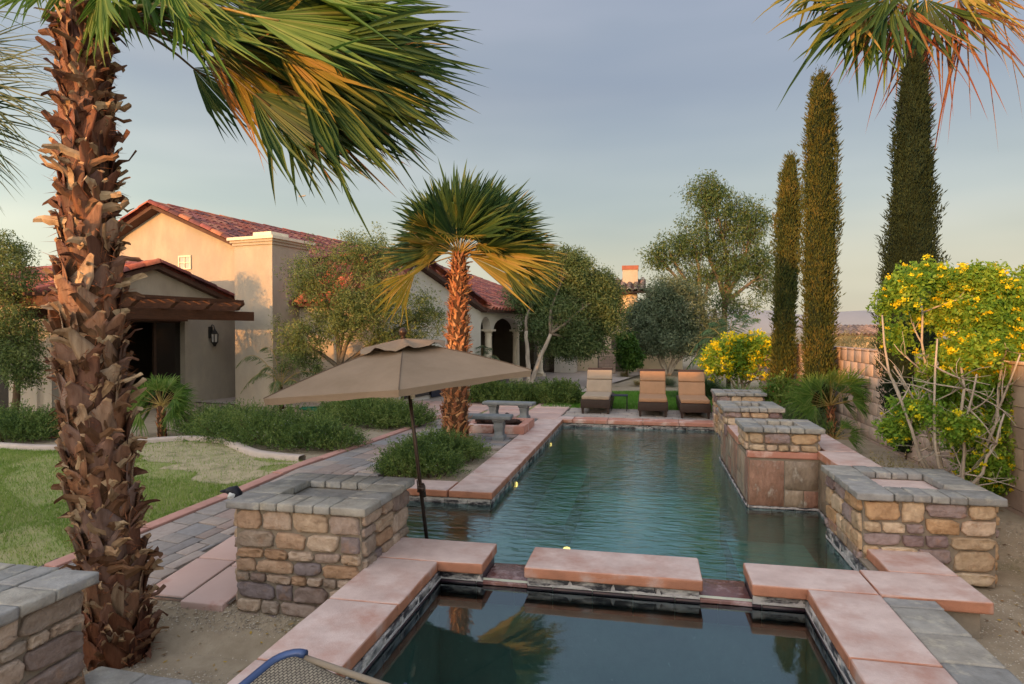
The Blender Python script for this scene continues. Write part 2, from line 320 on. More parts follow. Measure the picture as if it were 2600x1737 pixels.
M['tiledark'] = mat('dark_tile', (.03, .02, .028), (.045, .025, .03), 6, .3, .15, 40)
M['slate'] = mat('red_slate', (1, 1, 1), (.38, .34, .30), 5, .38, .8, 18, c3=(.46, .42, .37), c3scale=5, c3lo=.55, c3hi=.72, stretch=(1.5, 1.5, .8),
    palette=[(.33, .23, .17), (.30, .17, .13), (.29, .23, .18), (.37, .27, .20), (.33, .19, .14), (.38, .30, .23)], bdist=.02)
M['spill'] = mat('wet_spillway', (.16, .06, .05), (.10, .045, .045), 5, .12, .5, 24, c3=(.3, .2, .2), c3scale=6, spec=.7)
M['plaster'] = mat('pool_plaster', (.50, .58, .48), (.32, .42, .36), .9, .8, .1, 30, c3=(.58, .52, .30), c3scale=.6, c3lo=.5, c3hi=.7)
M['plaster_s'] = mat('spa_plaster', (.46, .50, .45), (.30, .34, .31), 3, .8, .2, 60, c3=(.6, .6, .55), c3scale=14, c3lo=.62, c3hi=.7)
M['curb'] = mat('lawn_curb', (.42, .35, .31), (.33, .27, .24), 5, .85, .3, 50)
M['hose'] = mat('green_hose', (.01, .16, .10), None, 5, .4, 0)
M['gblack'] = mat('goose_black', (.012, .012, .02), None, 5, .5, .1)
M['gwhite'] = mat('goose_white', (.7, .7, .7), None, 5, .6, .1)
M['gbrown'] = mat('goose_brown', (.13, .09, .06), (.22, .17, .12), 30, .7, .2)
M['sling_frame'] = mat('blue_metal', (.035, .065, .17), None, 8, .3, .05, spec=.6, metal=.3)
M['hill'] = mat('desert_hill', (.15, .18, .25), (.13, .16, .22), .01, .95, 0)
M['peb'] = mat('fallen_leaf', (.35, .25, .06), None, 5, .8, 0)
def emit(name, c, s):
    m = bpy.data.materials.new(name); m.use_nodes = True; N = m.node_tree.nodes; b = N['Principled BSDF']
    b.inputs['Base Color'].default_value = (*c, 1); b.inputs['Emission Color'].default_value = (*c, 1); b.inputs['Emission Strength'].default_value = s; return m
M['glow'] = emit('lamp_glow', (1, .45, .06), .9)
M['poolglow'] = emit('pool_lamp_glow', (1, .36, .10), 3.2)
def water(name, tint, wave, ws, st, gain=1., gc=(.8, .93, 1), gr=.02):
    m = bpy.data.materials.new(name); m.use_nodes = True; N = m.node_tree.nodes; L = m.node_tree.links; N.clear()
    o = N.new('ShaderNodeOutputMaterial'); t = N.new('ShaderNodeBsdfTransparent'); gl = N.new('ShaderNodeBsdfGlossy'); fr = N.new('ShaderNodeFresnel')
    fr.inputs['IOR'].default_value = 2.0; t.inputs['Color'].default_value = (*tint, 1); gl.inputs['Roughness'].default_value = gr; gl.inputs['Color'].default_value = (*gc, 1)
    mx = N.new('ShaderNodeMixShader'); g = N.new('ShaderNodeNewGeometry'); mp = N.new('ShaderNodeMapping'); mp.inputs['Scale'].default_value = st
    mp.inputs['Rotation'].default_value = (0, 0, R_(12))
    L.new(g.outputs['Position'], mp.inputs[0]); bp = N.new('ShaderNodeBump'); bp.inputs['Strength'].default_value = wave; bp.inputs['Distance'].default_value = .03
    n1 = N.new('ShaderNodeTexNoise'); n1.inputs['Scale'].default_value = ws; n1.inputs['Detail'].default_value = 4; n1.inputs['Distortion'].default_value = .6
    L.new(mp.outputs[0], n1.inputs['Vector']); L.new(n1.outputs[0], bp.inputs['Height'])
    L.new(bp.outputs[0], gl.inputs['Normal']); L.new(bp.outputs[0], fr.inputs['Normal'])
    am = N.new('ShaderNodeMath'); am.operation = 'MULTIPLY'; am.use_clamp = True; am.inputs[1].default_value = gain; L.new(fr.outputs[0], am.inputs[0]); L.new(am.outputs[0], mx.inputs[0]); L.new(t.outputs[0], mx.inputs[1]); L.new(gl.outputs[0], mx.inputs[2]); L.new(mx.outputs[0], o.inputs[0]); return m
M['water'] = water('pool_water', (.38, .86, .82), .32, 7., (.6, 1.7, 1), 1.5, (.72, .94, 1))
M['swater'] = water('spa_water', (.60, .90, .90), .03, 3.0, (1, 1, 1), 1.15, (.8, .93, 1), .03)
def sling():
    m = mat('sling_mesh', (.20, .175, .14), (.12, .10, .08), 3, .6, 0)
    N = m.node_tree.nodes; L = m.node_tree.links; b = N['Principled BSDF']
    t = N.new('ShaderNodeTexCoord'); w = N.new('ShaderNodeTexBrick'); mp = N.new('ShaderNodeMapping'); mp.inputs['Scale'].default_value = (70, 70, 70)
    L.new(t.outputs['UV'], mp.inputs[0]); L.new(mp.outputs[0], w.inputs['Vector'])
    w.inputs['Color1'].default_value = (.30, .26, .20, 1); w.inputs['Color2'].default_value = (.21, .18, .14, 1); w.inputs['Mortar'].default_value = (.05, .04, .035, 1)
    w.inputs['Scale'].default_value = 1; w.inputs['Mortar Size'].default_value = .12; w.inputs['Brick Width'].default_value = 1.2; w.inputs['Row Height'].default_value = .8
    L.new(w.outputs['Color'], b.inputs['Base Color'])
    bp = N.new('ShaderNodeBump'); bp.inputs['Strength'].default_value = .6; bp.inputs['Distance'].default_value = .004; bp.invert = True
    L.new(w.outputs['Fac'], bp.inputs['Height']); L.new(bp.outputs[0], b.inputs['Normal']); return m
M['sling'] = sling()
# ------------------------------------------------------------------ ground
WZ, SZ = -.16, -.12                               # water levels of pool and spa
def in_pool(x, y):
    if -3.55 < x < 2.2 and 4.9 < y < 7.6: return True
    if -2.15 < x < 1.75 and 7.3 < y < 14.1: return True
    if 1.1 < x < 2.2 and 7.3 < y < 8.6: return True
    if -2.0 < x < 1.5 and 2.1 < y < 5.2: return True
    return False
xs = np.arange(-16, 8.01, .2); ys = np.arange(-1.6, 24.01, .2)
gv = [(x, y, gz(x, y)-.04) for y in ys for x in xs]; nx = len(xs); gf = []
for j in range(len(ys)-1):
    for i in range(nx-1):
        if in_pool((xs[i]+xs[i+1])/2, (ys[j]+ys[j+1])/2): continue
        gf.append((j*nx+i, j*nx+i+1, (j+1)*nx+i+1, (j+1)*nx+i))
mb = MB(); mb.add(gv, gf)
x0, x1, y0, y1 = xs[0], xs[-1], ys[0], ys[-1]; B = 900
def zb(x, y): return gz(x, y)-.04
for (a, b, c, d) in [((-B, -B), (B, -B), (B, y0), (-B, y0)), ((-B, y1), (B, y1), (B, B), (-B, B)), ((-B, y0), (x0, y0), (x0, y1), (-B, y1)), ((x1, y0), (B, y0), (B, y1), (x1, y1))]:
    mb.add([(p[0], p[1], -.08 if i >= 0 else 0) for i, p in enumerate((a, b, c, d))], [(0, 1, 2, 3)])
g = struct(ob('ground', mb.mesh('ground'), M['dirt']))

# gravel scattered on the bare soil
def scatter_quads(pts, size, zfun, name, mat_, label):
    n = len(pts); P = np.array([(x, y, zfun(x, y)) for x, y in pts]); V = np.zeros((n*5, 4, 3))
    s = size*rng.uniform(.5, 1.5, n); a = rng.uniform(0, 6.28, n); h = s*rng.uniform(.3, .7, n)
    ax = np.stack([np.cos(a), np.sin(a), 0*a], 1)*s[:, None]; ay = np.stack([-np.sin(a), np.cos(a), 0*a], 1)*(s*.7)[:, None]
    up = np.stack([0*a, 0*a, h], 1)
    c = [P-ax, P-ay, P+ax, P+ay]; t = [P+q*.55+up for q in (-ax, -ay, ax, ay)]
    # one pebble = four sides and a top sharing an island
    me = bpy.data.meshes.new(name); vs = np.stack(c+t, 1).reshape(-1, 3)
    base = (np.arange(n)*8)[:, None, None]
    F = np.array([[0, 1, 5, 4], [1, 2, 6, 5], [2, 3, 7, 6], [3, 0, 4, 7], [4, 5, 6, 7]])[None]+base
    F = F.reshape(-1, 4)
    me.vertices.add(len(vs)); me.vertices.foreach_set('co', vs.astype(np.float32).ravel())
    me.loops.add(F.size); me.loops.foreach_set('vertex_index', F.ravel().astype(np.int32))
    me.polygons.add(len(F)); me.polygons.foreach_set('loop_start', np.arange(0, F.size, 4, dtype=np.int32)); me.update(calc_edges=True)
    o = ob(name, me, mat_); stuff(o); o['label'] = label; return o
pts = []
for _ in range(60000):
    r = random.random()
    if r < .45: x, y = random.uniform(-4.3, -1.9), random.uniform(1.2, 4.7)
    elif r < .75: x, y = random.uniform(1.95, 4.2), random.uniform(3, 6.8)
    elif r < .85: x, y = random.uniform(-3.4, -2.1), random.uniform(7.6, 10.6)
    else: x, y = random.uniform(-9, -4.6), random.uniform(8.6, 13.5)
    if in_pool(x, y): continue
    pts.append((x, y))
scatter_quads(pts[:42000], .0075, lambda x, y: gz(x, y)-.042, 'gravel', M['gravelm'], 'fine tan gravel strewn over the bare soil beds')

# ------------------------------------------------------------------ pool and spa shells
def slab(parent, x0, x1, y0, y1, z1, h, mat_, name='coping_slab', bev=.016, seed=0):
    me = bevbox(name, x1-x0, y1-y0, h, bev, 3, .0016, 3, seed)
    return ob(name, me, mat_, parent, loc=((x0+x1)/2, (y0+y1)/2, z1-h))
pool = thing('swimming_pool', 'long rectangular swimming pool with pink coping slabs and rippled green water', 'pool')
spa = thing('spa', 'dark square spa in front of the pool behind three pink coping slabs', 'spa')
def panel(parent, name, pts, mat_):
    mb = MB(); mb.add(pts, [tuple(range(len(pts)))]); return ob(name, mb.mesh(name), mat_, parent)
def shell(parent, poly, ztop, zbot, mat_, name='basin'):
    mb = MB(); n = len(poly)
    mb.add([(x, y, ztop) for x, y in poly]+[(x, y, zbot) for x, y in poly], [(i, (i+1) % n, n+(i+1) % n, n+i) for i in range(n)]+[tuple(range(2*n-1, n-1, -1))])
    return ob(name, mb.mesh(name), mat_, parent)
POOL = [(-3.2, 5.33), (1.74, 5.33), (1.74, 6.84), (1.9, 6.84), (1.9, 7.85), (1.14, 7.85), (1.14, 10.8), (1.36, 10.8), (1.36, 13.78), (-1.8, 13.78), (-1.8, 7.33), (-3.2, 7.33)]
shell(pool, POOL, -.14, -1.5, M['plaster'])
mb = MB(); box(mb, (-3.2, 5.33, -1.5), (-.9, 7.33, -.52)); ob('shallow_shelf', mb.mesh('shelf'), M['plaster'], pool)
mb = MB(); box(mb, (.9, 5.34, -1.5), (1.74, 7.84, -.55)); ob('bench_ledge', mb.mesh('ledge'), M['plaster'], pool)
mb = MB(); box(mb, (-1.79, 9.5, -1.5), (-1.2, 13.77, -1.0)); ob('bench_ledge', mb.mesh('ledge'), M['plaster'], pool)
SPA = [(-1.63, 2.3), (1.12, 2.3), (1.12, 4.93), (-1.63, 4.93)]
shell(spa, SPA, -.07, -.98, M['plaster_s'])
mb = MB(); box(mb, (-.95, 2.3, -.98), (1.12, 2.95, -.5)); ob('seat_ledge', mb.mesh('seat'), M['plaster_s'], spa)
def wsheet(name, poly, z, mat_):
    mb = MB(); mb.add([(x, y, z) for x, y in poly], [tuple(range(len(poly)))]); o = ob(name, mb.mesh(name), mat_); return struct(o)
wsheet('pool_water', [(-3.2, 5.33), (1.74, 5.33), (1.74, 6.84), (1.9, 6.84), (1.9, 7.85), (1.14, 7.85), (1.14, 10.8), (1.36, 10.8), (1.36, 13.78), (-1.8, 13.78), (-1.8, 7.33), (-3.2, 7.33)], WZ, M['water'])
wsheet('spa_water', SPA, SZ, M['swater'])
# waterline tiles, one object each
def tile_run(parent, a, b, z0, z1, nrm, mat_=None, L=.3, name='waterline_tile'):
    a = Vector((*a, 0)); b = Vector((*b, 0)); n = max(1, round((b-a).length/L)); d = (b-a)/n; ang = math.atan2(d.y, d.x)
    key = f'{name}{round(d.length,3)}{round(z1-z0,3)}'
    me = bpy.data.meshes.get(key) or bevbox(key, d.length-.006, .016, z1-z0-.004, .003, 1)
    for i in range(n):
        c = a+d*(i+.5)+Vector((*nrm, 0))*.006
        ob(name, me, mat_ or M['tileface'], parent, loc=(c.x, c.y, z0+.002), rot=(0, 0, ang))
def crust(parent, a, b, z0, nrm, hmax=.022, joint=.30, tall=.06):
    a = Vector((*a, 0)); b = Vector((*b, 0)); L = (b-a).length; n = max(8, int(L/.012)); n = min(n, 900); nn = Vector((*nrm, 0)); r = random.Random(int(L*1000)); vs = []; h = .01
    for i in range(n+1):
        s_ = L*i/n; h = max(.002, min(hmax, h+r.uniform(-.006, .006))); q = (s_ % joint); q = min(q, joint-q); hh = max(h, tall*r.uniform(.6, 1.) if q < .011 else 0); p = a+(b-a)*(i/n)+nn*.0165
        vs += [tuple(p+Vector((0, 0, z0))-nn*.012), tuple(p+Vector((0, 0, z0))), tuple(p+Vector((0, 0, z0+hh*.85))), tuple(p+Vector((0, 0, z0+hh))-nn*.008)]
    mb = MB(); mb.add(vs, [(i*4+k, i*4+4+k, i*4+5+k, i*4+1+k) for i in range(n) for k in range(3)]); o = ob('lime_crust', mb.mesh('crust'), M['lime'], parent)
TZ = -.27
for a, b, n in [((-1.8, 7.33), (-1.8, 13.78), (1, 0)), ((-3.2, 7.33), (-1.8, 7.33), (0, -1)), ((-1.8, 13.78), (1.36, 13.78), (0, -1)), ((1.36, 10.8), (1.36, 13.78), (-1, 0)),
                ((1.14, 7.85), (1.14, 10.8), (-1, 0)), ((1.14, 7.85), (1.9, 7.85), (0, -1)), ((1.9, 6.84), (1.9, 7.85), (-1, 0)), ((1.74, 5.36), (1.74, 6.84), (-1, 0))]:
    tall = a[0] < 1.1 and b[0] < 1.37 and a[0] < 0
    tile_run(pool, a, b, WZ-.08, -.085 if tall else WZ+.03, n)
tile_run(pool, (1.74, 5.36), (1.74, 6.84), WZ+.03, -.04, (-1, 0), L=.25)
for a, b, n in [((-1.63, 2.3), (-1.63, 4.93), (1, 0)), ((1.12, 2.3), (1.12, 4.93), (-1, 0))]:
    tile_run(spa, a, b, -.10, -.028, n); tile_run(spa, a, b, -.27, -.104, n, M['tiledark'])
weir = []
crust(spa, (-1.63, 2.3), (-1.63, 4.93), -.10, (1, 0)); crust(spa, (1.12, 2.3), (1.12, 4.93), -.10, (-1, 0))
for a, b in ((-1.63, -1.27), (-.91, .38), (.75, 1.12)): crust(spa, (a, 4.93), (b, 4.93), -.096, (0, -1), .03, .33, .07)
crust(pool, (-1.8, 7.33), (-1.8, 13.78), -.11, (1, 0), .02, .3, .02); crust(pool, (-3.2, 7.33), (-1.8, 7.33), -.115, (0, -1), .03, .3, .03); crust(pool, (-1.8, 13.78), (1.3, 13.78), -.12, (0, -1), .03, .3, .03)
crust(pool, (1.14, 7.85), (1.14, 10.8), -.15, (-1, 0), .02, 9); crust(pool, (1.14, 7.85), (1.9, 7.85), -.15, (0, -1), .02, 9); crust(pool, (1.74, 5.36), (1.74, 6.84), -.15, (-1, 0), .06, .25, .1)
for a, b in ((-1.63, -1.27), (-.91, .38), (.75, 1.12)):
    tile_run(spa, (a, 4.93), (b, 4.93), -.098, -.028, (0, -1), L=.33)
    tile_run(spa, (a, 5.31), (b, 5.31), -.15, -.028, (0, 1), L=.33)
    mb = MB(); box(mb, (a, 4.93, -.1), (b, 5.31, -.024)); ob('weir_wall', mb.mesh('weir'), M['tiledark'], spa)
tile_run(spa, (-1.63, 4.93), (1.12, 4.93), -.27, -.102, (0, -1), M['tiledark'])
mb = MB(); box(mb, (-1.63, 4.932, -1.2), (1.72, 5.31, -.101)); ob('weir_wall', mb.mesh('weir'), M['tiledark'], spa)
for a, b in ((-1.27, -.91), (.38, .75)):
    ob('spillway', bevbox('spillway', b-a-.004, .42, .03, .006, 2, .002, 1, 3), M['spill'], spa, loc=((a+b)/2, 5.115, -.118))
# coping of the spa: every slab an object
Z1 = .06; H = .085
cs = [(-2.14, -1.26, 4.86, 5.37, 'coping_slab'), (-.93, .40, 4.87, 5.36, 'coping_slab'), (.74, 1.575, 4.87, 5.33, 'coping_slab'), (1.585, 2.28, 4.87, 5.355, 'coping_slab'), (1.80, 2.275, 5.365, 5.92, 'coping_slab'),
      (-2.13, -1.62, 4.035, 4.85, 'coping_slab'), (-2.13, -1.62, 3.2, 4.025, 'coping_slab'), (-2.13, -1.62, 2.3, 3.19, 'coping_slab'), (1.105, 1.58, 3.89, 4.86, 'coping_slab'), (1.105, 1.58, 3.0, 3.88, 'coping_slab'), (1.105, 1.58, 2.1, 2.99, 'coping_slab')]
for i, (a, b, c, d, n) in enumerate(cs): slab(spa, a, b, c, d, Z1, H, M['coping'], n, .015, i)
mb = MB(); box(mb, (-2.1, 1.9, -1), (-1.632, 4.93, -.026)); box(mb, (1.125, 1.9, -1), (1.9, 4.93, -.026)); box(mb, (1.745, 4.93, -1), (2.22, 5.9, -.027)); box(mb, (-2.1, 4.93, -1), (-1.632, 5.32, -.027)); ob('spa_wall', mb.mesh('spa_wall'), M['mortar'], spa)
# grey edging stones beside the spa
for i, (c, d) in enumerate([(4.72, 4.865), (4.345, 4.71), (3.975, 4.335), (3.60, 3.965), (3.2, 3.59)]):
    ob('edging_stone', bevbox('edging', .34, d-c, .075, .02, 3, .004, 2, i), M['cap'], spa, loc=(1.755, (c+d)/2, -.028))
# coping of the pool
y = 7.33-.05
ob_c = []
k = 0
y = 7.28
while y < 13.7:
    y2 = min(y+.82, 13.72); slab(pool, -2.3, -1.77, y+.004, y2-.004, 0, H, M['coping'], seed=k); y = y2; k += 1
x = -2.31
while x > -3.6: slab(pool, x-.66, x-.006, 7.28, 7.76, 0, H, M['coping'], seed=k); x -= .67; k += 1
x = -2.3
for i in range(5):
    slab(pool, x+.004, x+.73, 13.73, 14.2, 0, H, M['coping_red'] if i > 0 else M['coping'], seed=i); x += .735
for yy in (5.6, 6.4): slab(pool, -3.7, -3.17, yy, yy+.79, 0, H, M['coping'])
mb = MB(); box(mb, (-2.25, 7.345, -1.4), (-1.803, 14.15, -.086)); box(mb, (-3.65, 7.335, -1.4), (-2.26, 7.7, -.087)); box(mb, (-1.8, 13.783, -1.4), (1.5, 14.15, -.088)); box(mb, (-3.65, 5.4, -1.4), (-3.203, 7.33, -.088))
ob('pool_wall', mb.mesh('pool_wall'), M['mortar'], pool)
mb = MB(); box(mb, (-1.81, 9.72, -.13), (-1.775, 9.98, -.088)); ob('skimmer_mouth', mb.mesh('skimmer'), M['iron'], pool)
# underwater lamps
for i, (x, y, z) in enumerate([(-1.78, 8.75, -.245), (-1.78, 12.0, -.25), (-.86, 7.0, -.5)]):
    mb = MB(); lathe(mb, [(.04, 0), (.036, .01), (.02, .018), (.004, .02)], 14)
    o = ob('pool_lamp', mb.mesh('pool_lamp', True), M['poolglow']); o.location = (x, y, z); o.rotation_euler = (0, R_(90) if i < 2 else 0, 0)
    tag(o, ['small glowing underwater lamp on the left wall near the planter corner', 'small glowing underwater lamp on the left wall nearest the far end', 'small glowing underwater lamp on the shallow shelf behind the middle slab'][i], 'pool lamp', 'glowing underwater lamps')

# ------------------------------------------------------------------ stone masonry
def stone_mesh(w, h, seed, N=18, dep=.03, flat=False):
    r = random.Random(seed); out = []; pw = r.uniform(7, 16)
    sk = [r.uniform(-.16, .16) for _ in range(4)]
    for k in range(N):
        a = 2*math.pi*(k+.5)/N+r.uniform(-.13, .13); c, s = math.cos(a), math.sin(a)
        q = (abs(c)**pw+abs(s)**pw)**(-1/pw); q *= 1+r.uniform(-.10, .03)
        X = c*q*.5; Z = s*q*.5
        X += sk[0]*Z+sk[2]*Z*Z; Z += (sk[1]*X+sk[3]*X*X)*.8
        out.append((max(-.5, min(.5, X)), max(-.5, min(.5, Z))))
    vs = []; m = min(w, h)
    rings = [(.02, 0), (-dep*.45, 0), (-dep*.85, .035), (-dep, .10), (-dep*1.04, .25)]
    for y, ins in rings:
        for (X, Z) in out:
            ux, uz = X*w, Z*h; L = math.hypot(ux, uz); s = max(.15, 1-ins*m/L)
            vs.append((ux*s/w, y+(r.uniform(-.008, .008) if ins > .06 else 0), uz*s/h))
    n = N; fs = [(i*n+k, i*n+(k+1) % n, (i+1)*n+(k+1) % n, (i+1)*n+k) for i in range(len(rings)-1) for k in range(n)]
    vs.append((0, -dep*1.16+r.uniform(-.004, .004), 0)); c = len(vs)-1; b = (len(rings)-1)*n
    fs += [(b+k, b+(k+1) % n, c) for k in range(n)]
    mb = MB(); mb.add(vs, fs); me = mb.mesh('stone', True); me.set_sharp_from_angle(angle=R_(38)); return me
CLS = [(.13, .14), (.22, .13), (.33, .12)]
SM = [[stone_mesh(w, h, 100*i+j) for j in range(6)] for i, (w, h) in enumerate(CLS)]
def split_rect(W, H, wmin, wmax, hmin, hmax, r):
    out = []
    def rec(x, z, w, h):
        cw = w > wmax or (w > 2.0*wmin and w/h > 3.1); ch = h > hmax
        if ch and (not cw or h/w > .45 or r.random() < .6):
            q = r.uniform(.33, .67) if h < 3*hmin else r.uniform(.3, .7)
            q = max(hmin/h, min(1-hmin/h, q)) if h > 2*hmin else .5
            rec(x, z, w, h*q); rec(x, z+h*q, w, h*(1-q)); return
        if cw:
            q = r.uniform(.3, .7); q = max(wmin/w, min(1-wmin/w, q)) if w > 2*wmin else .5
            rec(x, z, w*q, h); rec(x+w*q, z, w*(1-q), h); return
        out.append((x, z, w, h))
    rec(0, 0, W, H); return out
def stone_face(parent, o, u, nrm, W, H, mats, seed, wr=(.12, .42), hr=(.075, .19), gap=.012, name='stone'):
    """o: lower corner, u: horizontal direction so that u x z = nrm"""
    r = random.Random(seed); u = unit(u); nrm = unit(nrm); o = Vector(o)
    rot = Matrix((u, -nrm, Vector((0, 0, 1)))).transposed().to_4x4()
    for (x, z, w, h) in split_rect(W, H, wr[0], wr[1], hr[0], hr[1], r):
        ww, hh = w-gap*r.uniform(.5, 1.2), h-gap*r.uniform(.5, 1.2); asp = ww/hh
        ci = 0 if asp < 1.35 else (1 if asp < 2.3 else 2); me = SM[ci][r.randrange(6)]
        p = o+u*(x+w/2)+Vector((0, 0, z+h/2)); fx = -1 if r.random() < .5 else 1
        m = Matrix.Translation(p) @ rot @ Matrix.Rotation(r.uniform(-.02, .02)+(math.pi if fx < 0 else 0), 4, 'Y') @ Matrix.Diagonal((ww, r.uniform(.8, 1.25), hh, 1))
        so = ob(name, me, None, parent, mtx=m)
        if not me.materials: me.materials.append(mats)
        so.material_slots[0].link = 'OBJECT'; so.material_slots[0].material = mats
CAPM = [bevbox('capstone', .2, .26, .06, .012, 2, .0045, 2, i) for i in range(5)]
def capstone(parent, x0, x1, y0, y1, z0, h=.062, r=random, mat_=None, turn=False):
    w, d = x1-x0-.006, y1-y0-.006
    if turn: o = ob('capstone', CAPM[r.randrange(5)], mat_ or M['cap'], parent, loc=((x0+x1)/2, (y0+y1)/2, z0+r.uniform(-.002, .003)), rot=(0, 0, R_(90)), scale=(d/.2, w/.26, h/.06))
    else: o = ob('capstone', CAPM[r.randrange(5)], mat_ or M['cap'], parent, loc=((x0+x1)/2, (y0+y1)/2, z0+r.uniform(-.002, .003)), rot=(0, 0, r.uniform(-.008, .008)), scale=(w/.2, d/.26, h/.06))
def pillar(label, x0, x1, y0, y1, zb_, zt, faces, seed, nf, hole=True, rim=.27, mats=None, hz=None, group='stone pillars round the pool', ov=.035, floor=None):
    t = thing('stone_pillar', label, 'pillar', (0, 0, 0), group); r = random.Random(seed); mats = mats or M['stone']
    a, b, c, d = x0+ov+.03, x1-ov-.03, y0+ov+.03, y1-ov-.03; zc = zt-.062; hd = .018
    mb = MB()
    if hole:
        box(mb, (a, c, zb_), (b, d, zc-hd)); 
        box(mb, (a, c, zc-hd), (b, y0+rim-.02, zc-.001)); box(mb, (a, y1-rim+.02, zc-hd), (b, d, zc-.001))
        box(mb, (a, y0+rim-.02, zc-hd), (x0+rim-.02, y1-rim+.02, zc-.001)); box(mb, (x1-rim+.02, y0+rim-.02, zc-hd), (b, y1-rim+.02, zc-.001))
    else: box(mb, (a, c, zb_), (b, d, zc-.001))
    ob('core', mb.mesh('core'), M['mortar'], t)
    if hole:
        mb = MB(); box(mb, (x0+rim-.018, y0+rim-.018, zc-hd), (x1-rim+.018, y1-rim+.018, zc-hd+.012)); ob('basin_floor', mb.mesh('basin_floor'), floor or M['cap'], t)
    hh = zc-zb_
    for f in faces:
        if f == 'front': stone_face(t, (a, c, zb_), (1, 0, 0), (0, -1, 0), b-a, hh, mats, seed+1)
        if f == 'right': stone_face(t, (b, c, zb_), (0, 1, 0), (1, 0, 0), d-c, hh, mats, seed+2)
        if f == 'left': stone_face(t, (a, d, zb_), (0, -1, 0), (-1, 0, 0), d-c, hh, mats, seed+3)
        if f == 'back': stone_face(t, (b, d, zb_), (-1, 0, 0), (0, 1, 0), b-a, hh, mats, seed+4)
    w = (x1-x0)
    def cuts(a, b, n):
        q = [a+(b-a)*i/n for i in range(n+1)]
        for i in range(1, n): q[i] += r.uniform(-.012, .012)
        return q
    xsx = [x0, x0+rim]+cuts(x0+rim, x1-rim, nf-2)[1:-1]+[x1-rim, x1]
    for i in range(len(xsx)-1):
        capstone(t, xsx[i], xsx[i+1], y0, y0+rim, zc, r=r); capstone(t, xsx[i], xsx[i+1], y1-rim, y1, zc, r=r)
    nn = max(2, round((y1-y0-2*rim)/.2)); q = cuts(y0+rim, y1-rim, nn)
    for i in range(nn):
        capstone(t, x0, x0+rim, q[i], q[i+1], zc, r=r, turn=True); capstone(t, x1-rim, x1, q[i], q[i+1], zc, r=r, turn=True)
    if not hole:
        q2 = cuts(x0+rim, x1-rim, max(2, nf-2))
        for i in range(len(q2)-1):
            for j in range(nn): capstone(t, q2[i], q2[i+1], q[j], q[j+1], zc, r=r)
    return t
pillar('grey-capped fieldstone pillar in front of the umbrella beside the spa corner', -3.28, -2.08, 4.52, 5.60, -.52, .535, ['front', 'right', 'left'], 11, 6, mats=M['stone'], rim=.3)
pillar('fieldstone pillar cut by the lower left frame corner beside the palm', -4.15, -3.0, 1.9, 3.05, -.55, .535, ['right', 'back'], 23, 6, hole=False, mats=M['stone'])
pillar('widest stone pillar at lower right with square basin under the yellow bush', 1.71, 2.83, 5.84, 7.02, -.20, .535, ['front', 'left', 'right'], 35, 6, mats=M['stone_warm'], rim=.29, floor=M['coping'])
pillar('middle stone pillar on the slate wall corner with shallow basin on top', 1.08, 1.96, 7.80, 8.62, .5, .78, ['front', 'left', 'right'], 47, 5, mats=M['stone_warm'], rim=.22)
pillar('low stone pillar half hidden by fan palm between two others', 1.07, 1.92, 9.75, 10.72, .34, .78, ['front', 'left', 'right'], 59, 5, mats=M['stone_warm'], rim=.24)
pillar('farthest stone pillar at the right end of the far coping', 1.30, 2.28, 13.3, 14.2, -.16, .665, ['front', 'left', 'right'], 61, 5, mats=M['stone_warm'], rim=.24)
# raised wall clad with slate, with its own pink coping
rw = thing('raised_wall', 'raised pool wall clad in streaked red slate under pink coping', 'wall')
mb = MB(); box(mb, (1.155, 7.865, -1.4), (2.25, 10.79, .44)); box(mb, (1.915, 7.0, -1.4), (2.25, 7.86, .44)); ob('wall_core', mb.mesh('core'), M['mortar'], rw)
def slate_face(parent, o, u, nrm, rects, seed):
    r = random.Random(seed); u = unit(u); nrm = unit(nrm); o = Vector(o); rot = Matrix((u, -nrm, Vector((0, 0, 1)))).transposed().to_4x4()
    for (x, z, w, h) in rects:
        me = bevbox('slate', w-.008, .022, h-.008, .003, 1, .0015, 2, r.randrange(999)); p = o+u*(x+w/2)+Vector((0, 0, z))
        ob('slate_panel', me, M['slate'], parent, mtx=Matrix.Translation(p-nrm*.002) @ rot)
slate_face(rw, (1.155, 7.865, -.13), (1, 0, 0), (0, -1, 0), [(0, 0, .38, .53), (.385, .2, .36, .33), (.385, 0, .2, .195), (.59, 0, .155, .195)], 3)
slate_face(rw, (1.155, 10.79, -.13), (0, -1, 0), (-1, 0, 0), [(i*.325, (0 if i % 3 else .22), .32, (.53 if i % 3 else .31)) for i in range(9)]+[(i*.325, 0, .32, .215) for i in (0, 3, 6)], 4)
slate_face(rw, (1.915, 7.86, -.13), (0, -1, 0), (-1, 0, 0), [(0, 0, .4, .53), (.405, 0, .44, .3), (.405, .305, .44, .225)], 5)
for (a, b, c, d) in [(1.125, 1.50, 8.63, 9.74), (1.13, 1.95, 7.845, 7.95)]:
    slab(rw, a, b, c, d, .53 if c > 8 else .50, .09 if c > 8 else .08, M['coping_red'] if c < 8 else M['coping'], 'wall_coping')
slab(rw, 1.88, 2.30, 7.03, 7.84, .53, .09, M['coping'], 'wall_coping'); slab(rw, 1.965, 2.30, 7.85, 8.62, .53, .09, M['coping'], 'wall_coping')
slab(rw, 1.51, 2.3, 8.63, 9.74, .53, .09, M['coping'], 'wall_coping')
